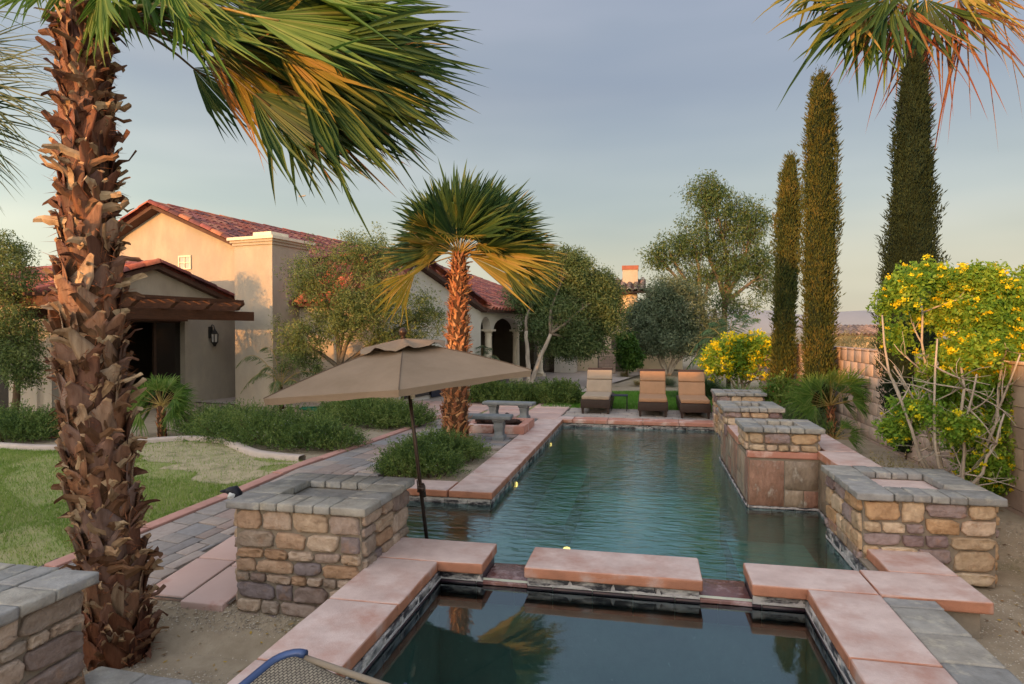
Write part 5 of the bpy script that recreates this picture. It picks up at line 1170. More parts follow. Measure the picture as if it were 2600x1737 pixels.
tree('citrus_tree', 'small round dark green tree beside the tumbled-block wall', (b.x, b.y, 0), [((0, 0, .5), 1, .05)], [lobe(1592, 890, 27, 32, 38, 1), lobe(1600, 912, 27, 32, 25, 1), lobe(1585, 868, 27, 22, 22, .6)], 190, 40, (.13, .06), leafmat('citrus_leaf', [(.02, .05, .01), (.04, .09, .015), (.08, .14, .02)], .3), M['bark'], .1, seed=18, csz=.16)
# ------------------------------------------------------------------ cypresses
def cypress(label, px, d, wpx, ytop, seed, cols, zb_=.15, n=9000, leaf=.11, px_top=None, tp=.32):
    s = d*K; c = cw(px, d); zt = HC+(841-ytop)*s; R0 = wpx*s/2; t = thing('cypress', label, 'cypress', (c.x, c.y, zb_), 'Italian cypresses along the block wall'); H_ = zt-zb_; ph = seed*1.7
    dx = ((px_top or px)-px)*s
    def rad(u, th):
        e = min(1, (u/.10)**.6*.6+.4) if u < .1 else 1; e *= min(1, ((1-u)/tp))**.42 if u > 1-tp else 1
        return R0*e*(1+.12*np.sin(2*th+ph+u*9)+.11*np.sin(3*th-u*23+ph)+.09*np.sin(6*th+u*43)+.07*np.sin(11*th-u*97))
    mb = MB(); m, k_ = 30, 14; vs = []
    for i in range(m+1):
        u = i/m*.97
        for k in range(k_): th = 2*math.pi*k/k_; rr = float(rad(u, th))*.72; vs.append((rr*math.cos(th)+dx*u, rr*math.sin(th), .06+u*H_))
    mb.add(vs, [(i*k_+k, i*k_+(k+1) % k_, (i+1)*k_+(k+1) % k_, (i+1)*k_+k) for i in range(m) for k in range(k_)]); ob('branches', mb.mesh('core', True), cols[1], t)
    mb = MB(); tube(mb, [(0, 0, -.05), (0, 0, .25)], .06, 8); ob('trunk', mb.mesh('trunk', True), M['bark'], t)
    u = rng.uniform(.0, 1, n)**1.0; th = rng.uniform(0, 2*np.pi, n); hs = np.abs(np.sin((np.floor(u*H_*4.5+th*1.3)*12.9898+np.floor(th*2.4)*78.233))*43758.5453) % 1; rr = np.array([rad(a, b) for a, b in zip(u, th)])*rng.uniform(.72, 1.0, n)*(.86+.30*hs*np.modf(u*H_*4.5+th*1.3)[0]+.05*hs)
    P = np.stack([rr*np.cos(th)+dx*u, rr*np.sin(th), .06+u*H_], 1); D = np.stack([np.cos(th)*.35, np.sin(th)*.35, np.ones(n)], 1)+rng.normal(0, .22, (n, 3))
    V = leafquads(P, D, leaf*rng.uniform(.6, 1.5, n), leaf*.36*rng.uniform(.7, 1.4, n))
    st = rng.choice(n, n//14); P = np.concatenate([P, P[st]]); D = np.concatenate([D, np.stack([np.cos(th[st]), np.sin(th[st]), np.full(len(st), .9)], 1)]); V = np.concatenate([V, leafquads(P[n:]+D[n:]*leaf*.6, D[n:], np.full(len(st), leaf*2.), np.full(len(st), leaf*.4))])
    # stray sprays at the tip
    k2 = 160; P2 = np.stack([rng.normal(dx, .05, k2), rng.normal(0, .05, k2), rng.uniform(H_*.97, H_*1.035, k2)], 1); V2 = leafquads(P2, np.tile([0, 0, 1.], (k2, 1))+rng.normal(0, .3, (k2, 3)), np.full(k2, leaf*.9), np.full(k2, leaf*.25))
    ob('foliage', qmesh('foliage', np.concatenate([V, V2])), cols[0], t)
cypress('shortest and thinnest cypress with leaning top, leftmost of the three', 1985, 15.4, 54, 410, 1, (M['cyp'], M['cyp_d']), n=22000, leaf=.065, px_top=2003, tp=.2)
cypress('tall golden-brown sunlit cypress with split tip, middle of the three', 2080, 12.2, 78, 205, 2, (M['cyp'], M['cyp_d']), n=32000, leaf=.052, tp=.14)
cypress('thick dark green cypress behind the big yellow bush', 2312, 8.9, 132, 170, 3, (leafmat('deep_green_cypress', [(.007, .014, .007), (.016, .028, .011), (.035, .05, .018)], .15, .8), M['cyp_d']), n=45000, leaf=.042, tp=.6)

# ------------------------------------------------------------------ fan palms
def fan(mb, hub, dir_, up, R, nseg=38, spread=125, droop=.35, wind=(0, 0, 0), fold=.3, split=.55, seed=0, wid=1., stiff=1.5, ragged=1.):
    """one fan-shaped blade appended to mb"""
    r = random.Random(seed); f = Vector(dir_).normalized(); up = Vector(up); n = (up-f*up.dot(f)); n = n.normalized() if n.length > 1e-4 else f.orthogonal().normalized(); s = f.cross(n); hub = Vector(hub); wind = Vector(wind)
    d = R_(spread)*2/nseg; ts = [.03, .28, split, .72, .87, 1.0]
    for k in range(nseg):
        if r.random() < .04*ragged: continue
        th = -R_(spread)+d*(k+.5)+r.gauss(0, .012)*ragged; L = R*(.62+.38*math.cos(th*.55))*r.uniform(.9, 1.06); q = f*math.cos(th)+s*math.sin(th); sd = (s*math.cos(th)-f*math.sin(th)); cup = n*(.28*(1-math.cos(th))); dj = r.uniform(.6, 1.4); jit = Vector((r.gauss(0, 1), r.gauss(0, 1), r.gauss(0, 1)))*.09*ragged
        if r.random() < .10*ragged: dj *= 3.0; jit = jit*2.2
        if r.random() < .08*ragged: L *= r.uniform(.6, .85)
        vs = []
        for t in ts:
            p = hub+(q+cup*t)*L*t+Vector((0, 0, -1))*droop*L*t**stiff*dj*(t*t)+wind*L*t*t*.8+jit*L*max(0, t-split)*1.5
            w = (L*t*math.tan(d/2)*1.0) if t <= split else L*split*math.tan(d/2)*max(.04, (1-t)/(1-split))**.8; w *= wid
            if t == 1.0: vs.append(p)
            else: vs += [p-sd*w, p-n*w*fold*2, p+sd*w]
        fs = []
        for i in range(len(ts)-2): a = i*3; fs += [(a, a+1, a+4, a+3), (a+1, a+2, a+5, a+4)]
        a = (len(ts)-2)*3; fs += [(a, a+1, a+3), (a+1, a+2, a+3)]
        mb.add([tuple(v) for v in vs], fs)
def frond(parent, root, hub, tip, mat_, pm, seed=0, arc=.15, name='frond', prad=.012, up=(0, 0, 1), **kw):
    root, hub, tip = Vector(root), Vector(hub), Vector(tip); f = tip-hub; mb = MB(); fan(mb, hub, f, up, f.length, seed=seed, **kw); fr_ = ob(name, mb.mesh(name), mat_, parent)
    pb = MB(); m = root.lerp(hub, .5)+Vector((0, 0, arc*(hub-root).length)); pts = []
    for i in range(8): t = i/7; pts.append(root*(1-t)**2+m*2*t*(1-t)+hub*t*t)
    pts.append(hub+f*.18); tube(pb, pts, [prad*1.7]+[prad*(1.25-.6*i/8) for i in range(1, 9)], 5); ob('petiole', pb.mesh('petiole', True), pm, fr_); return fr_
BOOTS = []
for i in range(6):
    r = random.Random(i); mb = MB(); vs = []; L = 1.; w0 = .5*r.uniform(.85, 1.1)
    for j, (t, w, o_) in enumerate([(0, w0, 0), (.25, w0*.95, .10), (.5, w0*.76, .20), (.75, w0*.48, .32+.1*r.random()), (.92, w0*.30, .50+.2*r.random()), (1.0, w0*.20, .66+.3*r.random())]):
        tw = r.uniform(-.04, .04); vs += [(-w+tw, -o_-.02, t+r.uniform(-.03, .03)), (-w*.45+tw, -o_-.10*(1-t*.6), t), (w*.45+tw, -o_-.10*(1-t*.6), t+r.uniform(-.03, .03)), (w+tw, -o_-.02, t+r.uniform(-.03, .03)), (w*.5+tw, -o_+.05, t), (-w*.5+tw, -o_+.05, t)]
    mb.add(vs, [(i_*6+k, i_*6+(k+1) % 6, (i_+1)*6+(k+1) % 6, (i_+1)*6+k) for i_ in range(5) for k in range(6)]+[tuple(range(30, 36))]); me_ = mb.mesh('leaf_base', True); me_.materials.append(M['boot']); me_.materials.append(M['boot_tip']); me_.polygons.foreach_set('material_index', [0]*24+[1]*(len(me_.polygons)-24)); BOOTS.append(me_)
def palm_trunk(t, pts, rad, nring, per, bl, bw, mat_, seed, outw=.55, lean=.5, fibre=True, limit=290, depth=.35, strips=0):
    """pts: trunk axis; boots in a criss-cross spiral"""
    r = random.Random(seed); mb = MB(); P = [Vector(p) for p in pts]; m = len(P); tube(mb, P, rad, 16); tr = ob('trunk', mb.mesh('trunk', True), M['fibre'], t)
    cnt = 0
    for i in range(nring):
        u = (i+.5)/nring; f_ = u*(m-1); k = min(int(f_), m-2); c = P[k].lerp(P[k+1], f_-k); rr = rad[k]+(rad[k+1]-rad[k])*(f_-k); axis = (P[k+1]-P[k]).normalized()
        for j in range(per):
            if cnt >= limit: break
            th = 2*math.pi*(j+.5*(i % 2)+r.uniform(-.12, .12))/per+i*.13; o_ = Vector((math.cos(th), math.sin(th), 0)); tn = Vector((-math.sin(th), math.cos(th), 0)); sl_ = (1 if i % 2 else -1)*r.uniform(.55, 1.0)*lean
            zz = (axis+tn*sl_).normalized(); oo = (o_-zz*o_.dot(zz)).normalized(); xx = zz.cross(-oo).normalized(); oo = -xx.cross(zz)*-1
            oo = zz.cross(xx); 
            if oo.dot(o_) < 0: oo = -oo
            xx = (-oo).cross(zz)
            kb = .45+.55*rr/max(rad)
            Mx = Matrix.Translation(c+o_*rr*.93-axis*bl*.3) @ Matrix((xx*bw*kb*r.uniform(.75, 1.2), -oo*bl*depth*kb*kb*r.uniform(.6, 1.5)*outw*2, zz*bl*r.uniform(.75, 1.35))).transposed().to_4x4()
            so_ = ob('leaf_base', BOOTS[r.randrange(6)], None, t, mtx=Mx)
            so_.material_slots[0].link = 'OBJECT'; so_.material_slots[0].material = M['boot_pale'] if (mat_ is M['boot'] and u < .64+r.uniform(-.12, .06) and u > .08) else mat_; cnt += 1
    if strips:                                      # torn strips of old leaf bases, too many and too thin to pick apart
        sb = MB()
        for _ in range(strips):
            u = r.uniform(0, m-1.001); k = int(u); c = P[k].lerp(P[k+1], u-k); rr = rad[k]+(rad[k+1]-rad[k])*(u-k); th = r.uniform(0, 6.28); o_ = Vector((math.cos(th), math.sin(th), 0)); tn = Vector((-math.sin(th), math.cos(th), 0))
            d = (tn*r.choice((-1, 1))*r.uniform(.3, 1.2)+Vector((0, 0, r.uniform(.3, 1.1)))).normalized(); L = bl*r.uniform(.35, 1.1); w = bw*r.uniform(.08, .26); wd = d.cross(o_).normalized(); cu = r.uniform(.15, .75); vs = []
            for q in range(6):
                t_ = q/5; p = c+o_*(rr*1.02+.012)+d*L*t_+o_*(L*cu*t_*t_*.6-.02*(1-t_))-Vector((0, 0, 1))*L*.25*t_*t_*r.uniform(0, 1.5); ww = w*(1-.55*t_)+r.uniform(-.1, .1)*w; tw_ = o_*w*.5*t_*r.uniform(-1, 1); vs += [p-wd*ww-tw_, p+o_*w*.3, p+wd*ww+tw_]
            sb.add([tuple(v) for v in vs], [(q*3+e, q*3+e+1, q*3+e+4, q*3+e+3) for q in range(5) for e in (0, 1)])
        stuff(ob('torn_strips', sb.mesh('torn_strips'), M['strip'] if mat_ is M['boot'] else M['boot2i'], tr))
    if fibre:                                       # loose fibres
        n = 2600; u = rng.uniform(0, 1, n)*(m-1); k = np.minimum(u.astype(int), m-2); fr_ = (u-k)[:, None]; PA = np.array([tuple(p) for p in P]); ra = np.array(rad); c = PA[k]*(1-fr_)+PA[k+1]*fr_; rr = (ra[k]*(1-fr_[:, 0])+ra[k+1]*fr_[:, 0]); th = rng.uniform(0, 6.28, n)
        o_ = np.stack([np.cos(th), np.sin(th), 0*th], 1); V = leafquads(c+o_*rr[:, None]*1.0, o_*.7+rng.normal(0, .7, (n, 3)), bl*rng.uniform(.25, .7, n), np.full(n, bl*.02)); stuff(ob('loose_fibre', qmesh('fibre', V), M['boot2'], tr))
# foreground palm
DP = 4.78
M['strip'] = mat('torn_strip', (1, 1, 1), (.5, .42, .36), 9, .75, .4, 20, island=True, palette=[(.20, .11, .06), (.13, .065, .035), (.34, .23, .14), (.10, .045, .028), (.42, .31, .20), (.18, .10, .075)])
M['boot2i'] = mat('torn_strip_rust', (1, 1, 1), (.5, .42, .36), 9, .75, .4, 20, island=True, palette=[(.40, .17, .07), (.28, .11, .05), (.50, .27, .13), (.22, .09, .04)])
p1 = thing('fan_palm', 'huge foreground fan palm with rough criss-crossed trunk and windblown crown', 'palm')
axp = [(304, 1668), (296, 1560), (285, 1430), (262, 1250), (240, 1080), (234, 900), (228, 700), (222, 500), (220, 300), (216, 150), (212, 40)]
PT = [atd(x, y, DP) for x, y in axp]; rd = [.205, .18, .17, .18, .185, .185, .165, .15, .135, .125, .115]
palm_trunk(p1, PT, rd, 33, 9, .235, .20, M['boot'], 3, outw=.46, lean=.62, limit=297, strips=620)
top1 = PT[-1]+Vector((0, 0, .05))
spec = [((640, 235), (935, 455), 0, 0), ((700, 215), (1010, 430), .3, 'd'), ((760, 160), (1125, 395), .1, 0), ((820, 110), (1175, 300), -.1, 0), ((800, 170), (1100, 340), .5, 'd'), ((700, 110), (1040, 230), .2, 'y'), ((640, 40), (1080, 120), -.3, 'b'), ((560, -20), (960, 60), .2, 0),
        ((560, 120), (840, 260), .4, 'y'), ((520, 150), (760, 300), .7, 'd'), ((600, 90), (900, 200), .6, 0), ((450, 20), (700, 160), -.2, 'b'), ((420, -60), (620, 90), -.4, 'b'), ((350, -60), (430, 150), -.3, 'b'), ((260, -50), (250, 150), -.35, 'b'), ((300, -70), (340, 140), -.2, 'b'), ((190, -60), (150, 120), -.3, 'b'),
        ((120, -60), (-40, 60), 0, 'b'), ((60, -70), (-120, 30), .3, 0), ((700, -60), (1110, 40), 0, 'b'), ((500, -160), (820, -20), .3, 0), ((880, 40), (1180, 170), .4, 0), ((660, 180), (960, 330), .8, 0), ((740, 60), (1060, 180), .8, 'd'), ((320, -160), (520, -60), .3, 0), ((130, -180), (-60, -120), .3, 0), ((620, -20), (900, 90), .9, 'y'), ((900, 90), (1150, 250), .7, 0)]
mk = {0: 'fan', 'd': 'fan_dead', 'y': 'fan_y', 'b': 'fan_b'}
r = random.Random(77)
spec += [((a[0][0]+r.uniform(-40, 30), a[0][1]+r.uniform(-25, 25)), (a[1][0]+r.uniform(-60, 10), a[1][1]+r.uniform(-30, 25)), a[2]+r.uniform(.2, .5), 0) for q, a in enumerate(spec[:13])]
for i, (h_, t_, dd, k) in enumerate(spec):
    h3 = atd(h_[0], h_[1], DP+dd*.7); t3 = h3.lerp(atd(t_[0], t_[1], DP+dd*.7+.25*math.sin(i*2.1)), .86); L = (t3-h3).length
    frond(p1, top1+Vector((.08*math.cos(i), .08*math.sin(i), -.05*(i % 4))), h3, t3, M[mk[k]], M['petiole_d'] if k != 'b' else M['petiole'], seed=i, arc=.16, nseg=25, spread=46 if i not in (12, 13, 14, 15, 16) else 62, droop=.03, wind=Vector((RX*.20).tolist())+Vector((0, 0, -.06)), fold=.5, split=.58, ragged=1.1, wid=1.15, prad=.013, up=(math.sin(i*1.3)*.9, -.8, .35+.5*math.cos(i)))
# off-frame palm at the left edge
p4 = thing('fan_palm', 'fan palm whose frond tips enter at the upper left frame edge', 'palm')
c4 = atd(-330, 130, 6.2); g4 = gz(c4.x, c4.y); palm_trunk(p4, [(c4.x, c4.y, g4-.1), (c4.x, c4.y, 2.2), (c4.x, c4.y, c4.z)], [.22, .2, .16], 10, 7, .25, .12, M['boot'], 5, limit=60)
for i, (h_, t_) in enumerate([((-150, 200), (118, 250)), ((-160, 240), (95, 330)), ((-170, 290), (60, 420)), ((-190, 330), (10, 470)), ((-130, 130), (110, 130)), ((-200, 40), (60, -40)), ((-420, 260), (-560, 420))]):
    h3 = atd(*h_, 6.1+.1*i); t3 = atd(*t_, 6.0+.12*i); frond(p4, c4+Vector((0, 0, .05)), h3, t3, M['fan' if i % 2 else 'olive_g'], M['petiole_d'], seed=50+i, nseg=30, spread=50, droop=.12, wind=(.1, 0, -.12), fold=.5, split=.4, up=(math.sin(i*1.3)*.7, -.8, .5))
# second palm beside the planter
p2 = thing('fan_palm', 'slender orange-trunked fan palm beside the fire pit', 'palm')
D2 = 10.75; b2 = atd(1160, 1140, D2); axp = [(1160, 1150), (1156, 1050), (1160, 950), (1163, 850), (1165, 740), (1166, 645)]; PT = [atd(x, y, D2) for x, y in axp]
palm_trunk(p2, PT, [.215, .20, .175, .165, .13, .10], 32, 9, .165, .10, M['boot2'], 8, outw=.55, lean=.5, limit=288, depth=.3, strips=500)
top2 = PT[-1]; R2 = 1.5; ang = 0; r = random.Random(21)
S2 = D2*K
tips = []
for i in range(34):
    a = R_(-8+196*((i*0.618) % 1)); el = math.sin(a); L = (195+30*r.random())*(1.0 if el > .5 else 1.06); dp = r.uniform(-1, 1)*(.75 if el > .5 else .55); ex, ey = 1166+L*math.cos(a)*.98+18, 640-L*el*.98-(8 if el > .5 else 0)
    tips.append((ex, ey, dp, 'fan' if el > .35 or r.random() < .6 else 'fan_y'))
tips += [(940, 790, -.3, 'fan_y'), (1385, 750, -.3, 'fan'), (1425, 690, -.2, 'fan_y'), (1400, 640, .2, 'fan_y'), (1010, 560, -.4, 'fan_y'), (1060, 640, -.5, 'fan_y'), (1270, 640, -.6, 'fan_y'), (1200, 600, -.8, 'fan_y'), (1110, 590, -.8, 'fan_y'), (1330, 560, -.5, 'fan'), (1390, 590, -.2, 'fan')]
for i, (ex, ey, dp, k) in enumerate(tips):
    T = atd(ex, ey, D2+dp); f_ = (.10+.22*((i*.37) % 1)) if i < 34 else .5; hb_ = top2.lerp(T, f_)+Vector((0, 0, .0 if i < 34 else .16)); 
    frond(p2, top2+Vector((.03*math.cos(i*2), .03*math.sin(i*2), -.02*(i % 3))), hb_, T, M[k], M['petiole'], seed=100+i, nseg=22, spread=50 if i < 34 else (34 if i < 36 else 56), droop=.06, wind=Vector((RX*.10).tolist())+Vector((0, 0, -.03)), fold=.5, split=.6, arc=.10, wid=1.1, prad=.010, up=(math.sin(i*1.7)*.5, -.9*math.cos(i*.9), .7))
# tall palm at the upper right, trunk behind the dark cypress
p3 = thing('fan_palm', 'tall fan palm with hanging shredded fronds at the upper right corner', 'palm')
D3 = 9.9; c3 = atd(2330, 40, D3); bz = .15; palm_trunk(p3, [(c3.x, c3.y, bz), (c3.x, c3.y, 2.5), (c3.x, c3.y, 5), (c3.x, c3.y, c3.z)], [.2, .17, .15, .13], 30, 7, .24, .11, M['boot'], 9, limit=200)
for i, (h_, t_, dd, k) in enumerate([((2200, 20), (1975, 95), -.6, 'fan_y'), ((2180, 50), (2000, 140), -.4, 'fan'), ((2240, 60), (2090, 190), -.5, 'fan_b'), ((2290, 30), (2200, 225), -.7, 'fan_red'), ((2150, -30), (1990, 30), -.2, 'fan'), ((2100, -60), (1990, 60), .2, 'fan_y'), ((2400, 40), (2500, 300), -.5, 'fan_red'), ((2430, 20), (2590, 210), -.3, 'fan_red'),
    ((2470, -20), (2680, 120), 0, 'fan_dead'), ((2350, 20), (2380, 230), -.6, 'fan'), ((2320, -10), (2130, -20), -.8, 'fan'), ((2330, -100), (2300, -300), 0, 'fan'), ((2440, -80), (2600, -240), 0, 'fan'), ((2220, -80), (2050, -220), 0, 'fan'), ((2260, 10), (2090, 120), -.9, 'fan'), ((2420, -30), (2600, 30), -.4, 'fan_y'), ((2300, 60), (2290, 250), -.1, 'fan_red')]):
    h3 = atd(h_[0], h_[1]-22, D3+dd); t3 = h3.lerp(atd(t_[0], t_[1]-15, D3+dd-.1), .88); frond(p3, c3, h3, t3, M[k], M['petiole'], seed=200+i, nseg=20, spread=70, droop=.12, wind=(.02, 0, -.06), fold=.5, split=.36 if 'dead' in k or 'red' in k else .55, arc=.05, up=(math.sin(i)*.4, -1, .5), wid=.8 if 'dead' in k or 'red' in k else 1, ragged=1.8)
# small fan palms
def small_palm(label, base, crown_px, d, Rpx, n, mat_, seed, tr=.05, angs=(-35, 215), nseg=22, spread=70, trunk=True):
    t = thing('small_fan_palm', label, 'palm', (0, 0, 0), 'small fan palms'); base = Vector(base); c = atd(crown_px[0], crown_px[1], d); r = random.Random(seed); s = d*K
    if trunk: palm_trunk(t, [base-Vector((0, 0, .05)), base.lerp(c, .5), c], [tr*1.1, tr, tr*.7], 7, 6, .10, .05, M['boot2'], seed, limit=40, fibre=False)
    for i in range(n):
        a = R_(angs[0]+(angs[1]-angs[0])*((i*.618+.1) % 1)); ph = r.uniform(0, 6.28); L = Rpx*s*r.uniform(.8, 1.08); dv = Vector((RX*(math.cos(a)*L)+FH*(math.sin(ph)*L*.6)).tolist())+Vector((0, 0, math.sin(a)*L)); T = c+dv
        frond(t, c, c+dv*.45+Vector((0, 0, .03)), T, mat_, M['petiole'], seed=seed*31+i, nseg=nseg, spread=spread, droop=.25, wind=(.06, 0, -.03), fold=.4, split=.42, arc=.06, prad=.005, up=(math.sin(i*1.7)*.6, -.8, .6))
    return t
b = atg(412, 1104); small_palm('bright green bushy fan palm right of the giant trunk before the doors', b, (408, 1030), (b-camo.location).dot(Vector(FH.tolist())), 95, 30, M['fan_b'], 31, .07, spread=85)
b = at(2112, 1104, .15); dd = (b-camo.location).dot(Vector(FH.tolist())); small_palm('small fan palm with visible trunk against the block wall', b, (2108, 1030), dd, 118, 20, M['fan_b'], 33, .05, angs=(-12, 192), nseg=26)
b = at(2000, 1066, .2); dd = (b-camo.location).dot(Vector(FH.tolist()))+.3; small_palm('low spiky fan palm clump behind the half hidden stone pillar', b, (2035, 1060), dd, 100, 16, M['fan_b'], 35, .05, angs=(20, 175), trunk=False, spread=45)
b = at(2115, 1140, .15); dd = (b-camo.location).dot(Vector(FH.tolist())); small_palm('lowest fan palm tuft at the foot of the small trunked palm', b, (2118, 1115), dd, 72, 12, M['fan_b'], 37, .04, angs=(-20, 200), trunk=False, spread=50)
# feathery palms
def feather(label, base, crown, tips, mat_, seed, ll=.28, lw=.02, n=34):
    t = thing('feather_palm', label, 'palm', (0, 0, 0), 'arching feather palms'); c = Vector(crown); r = random.Random(seed)
    mb = MB(); tube(mb, [Vector(base)-Vector((0, 0, .05)), c], [.07, .055], 8); ob('trunk', mb.mesh('trunk', True), M['fibre'], t)
    for i, (mid, tip) in enumerate(tips):
        mid = Vector(mid); tip = Vector(tip); mb = MB(); pts = [c*(1-k/12)**2+mid*2*(k/12)*(1-k/12)+tip*(k/12)**2 for k in range(13)]; tube(mb, pts, [.009*(1-.7*k/12) for k in range(13)], 4); fr_ = ob('frond', mb.mesh('rachis', True), M['petiole'], t)
        P, D = [], []
        for k in range(n):
            u = .12+.88*k/n; p = c*(1-u)**2+mid*2*u*(1-u)+tip*u*u; tg = ((mid-c)*(1-u)+(tip-mid)*u).normalized(); sd = tg.cross(Vector((0, 0, 1))).normalized()
            for s in (-1, 1): P.append(tuple(p)); D.append(tuple(tg*.6+sd*s*.8+Vector((0, 0, -.75+r.uniform(-.2, .2)))))
        m_ = len(P); V = leafquads(np.array(P), np.array(D), ll*rng.uniform(.7, 1.1, m_)*np.repeat(np.sin(np.linspace(.35, 2.9, n)), 2)*1.1, np.full(m_, lw)); ob('leaflets', qmesh('leaflets', V), mat_, fr_)
b = atg(715, 1040); d7 = (b-camo.location).dot(Vector(FH.tolist()))-.6
feather('arching feather palm beside the tower corner', b, atd(712, 985, d7), [(atd(x1, y1, d7+a_), atd(x2, y2, d7+a_)) for x1, y1, x2, y2, a_ in [(650, 850, 598, 935, 0), (690, 880, 640, 975, -.3), (740, 880, 840, 950, .2), (700, 850, 660, 890, .3), (770, 900, 860, 985, -.2), (735, 860, 790, 900, .3), (700, 930, 690, 1020, -.5), (750, 930, 780, 1020, -.5), (670, 900, 610, 1000, .4), (720, 850, 730, 890, .5)]], leafmat('feather_leaf', [(.06, .09, .035), (.11, .15, .06), (.19, .21, .09)], .35), 41, .26, .018)
d8 = 19.5; bb = cw(1850, d8); bb.z = .1
feather('large arching green feather palm behind the yellow flowers', bb, atd(1850, 905, d8), [(atd(x1, y1, d8+a_), atd(x2, y2, d8+a_)) for x1, y1, x2, y2, a_ in [(1800, 810, 1750, 900, 0), (1820, 800, 1775, 850, .5), (1850, 790, 1830, 810, .2), (1880, 790, 1930, 810, 0), (1900, 810, 1960, 870, .3), (1790, 850, 1735, 950, -.3), (1810, 870, 1770, 960, -.5), (1870, 780, 1900, 800, .6), (1840, 800, 1800, 820, .8), (1920, 830, 1965, 900, -.2), (1780, 830, 1760, 930, .4), (1855, 770, 1870, 800, -.4)]], leafmat('blue_green_leaf', [(.04, .085, .04), (.08, .14, .06), (.13, .19, .085)], .35), 43, .42, .028, 40)
d9 = 23.5; bb = cw(1240, 21.2)
feather('potted feather palm under the first arch', bb, atd(1222, 935, 21.3), [(atd(x1, y1, 21.2+a_), atd(x2, y2, 21.2+a_)) for x1, y1, x2, y2, a_ in [(1200, 880, 1175, 915, 0), (1215, 870, 1200, 890, .3), (1230, 870, 1250, 885, 0), (1245, 880, 1270, 915, .2), (1225, 860, 1225, 880, -.3), (1205, 895, 1190, 940, -.3), (1240, 895, 1262, 940, -.3)]], M['olive_g'], 45, .3, .022, 26)
# ------------------------------------------------------------------ bushes
def bush(name, label, lobes, nst, slen, leaf, lm, seed, cat='bush', group=None, upw=.7, per=15, flow=None):
    if name == 'rosemary_bush': nst = int(nst*1.5); leaf = (leaf[0]*1.15, leaf[1]*1.5)
    t = thing(name, label, cat, (0, 0, 0), group); N = 0; Ps, Ds = [], []; W_ = np.array([l[2] for l in lobes]); W_ = W_/W_.sum(); ch_ = rng.choice(len(lobes), nst, p=W_)
    C_ = np.array([l[0] for l in lobes]); R3 = np.array([l[1] for l in lobes]); d = rnd_dirs(nst, .35); d[:, 2] = np.abs(d[:, 2]); q = rng.uniform(.45, 1.02, nst)[:, None]; A = C_[ch_]+d*R3[ch_]*q
    D = d*.8+rng.normal(0, .35, (nst, 3)); D[:, 2] += upw; D /= np.linalg.norm(D, axis=1)[:, None]
    u = np.linspace(0, 1, per); L = slen*rng.uniform(.5, 1.3, nst); P = A[:, None]+D[:, None]*(u[None, :, None]*L[:, None, None]); P[:, :, 2] -= (u[None]**2)*L[:, None]*.35*rng.uniform(0, 1.6, nst)[:, None]
    P = P.reshape(-1, 3); m_ = len(P); DD = np.repeat(D, per, 0)*.8+rng.normal(0, .75, (m_, 3)); V = leafquads(P, DD, leaf[0]*rng.uniform(.6, 1.3, m_), leaf[1]*rng.uniform(.7, 1.3, m_)); ob('foliage', qmesh('foliage', V), lm, t)
    mb = MB()
    for (c, rad, w) in lobes:                      # inner mass of dark twigs
        for k in range(14):
            a = random.uniform(0, 6.28); e = Vector((c[0]+rad[0]*.7*math.cos(a), c[1]+rad[1]*.7*math.sin(a), c[2]+rad[2]*random.uniform(.2, .75))); limb(mb, (c[0]+.1*math.cos(a), c[1]+.1*math.sin(a), c[2]-.1), e, .012, .004, .2, 4, random.randrange(9999), 4)
    ob('stems', mb.mesh('stems'), M['bark'], t)
    if flow is not None:
        k = flow[0]; ii = rng.choice(m_, k); PP = P[ii]+rng.normal(0, .01, (k, 3)); V = leafquads(PP, rnd_dirs(k, .6), np.full(k, flow[1]), np.full(k, flow[1]*.8)); ob('blossom', qmesh('blossom', V), flow[2], t)
    return t
def GL(px, d, rx, ry, rz, w=1): c = cw(px, d); z = gz(c.x, c.y); return ((c.x, c.y, z), (rx, ry, rz), w)
WF = leafmat('tiny_white_flower', [(.5, .5, .55), (.7, .7, .75)], .2)
bush('rosemary_bush', 'broad rosemary bush spilling over the lawn curb left of the path', [GL(600, 11.3, .9, .7, .52, 1), GL(700, 10.9, .9, .75, .58, 1.2), GL(790, 10.6, .75, .6, .42, .9), GL(540, 11.9, .7, .6, .42, .8), GL(860, 10.5, .45, .4, .22, .3)], 3600, .2, (.034, .008), M['rosemary'], 1, flow=(700, .014, WF), group='rosemary bushes')
bush('rosemary_bush', 'low rosemary bush between the path and the whitewashed olive', [GL(930, 13.3, 1.0, .8, .45, 1.2), GL(1020, 13.0, .65, .7, .38, .8), GL(880, 13.8, .7, .6, .45, .7)], 2600, .2, (.038, .009), M['rosemary'], 2, flow=(200, .014, WF), group='rosemary bushes')
bush('rosemary_bush', 'spreading rosemary bush at the foot of the orange palm in the planter', [GL(1050, 8.9, .48, .55, .34, 1.2), GL(1110, 9.4, .45, .55, .38, 1), GL(1175, 9.6, .35, .4, .22, .6), GL(1020, 8.5, .3, .3, .2, .5), GL(1100, 8.6, .4, .35, .24, .7)], 2600, .17, (.03, .007), M['rosemary'], 3, flow=(250, .012, WF), group='rosemary bushes')
bush('rosemary_bush', 'dark rosemary hedge left half behind the stone benches', [GL(1250, 17.0, .75, .5, .5, 1), GL(1310, 17.2, .7, .5, .42, 1)], 1500, .22, (.048, .014), M['rosemary'], 4, group='rosemary bushes')
bush('rosemary_bush', 'rounded dark bush next to the beige lounger', [GL(1390, 17.0, .6, .5, .48, 1), GL(1435, 16.9, .42, .4, .52, .8)], 1300, .2, (.045, .014), M['rosemary'], 5, group='rosemary bushes')
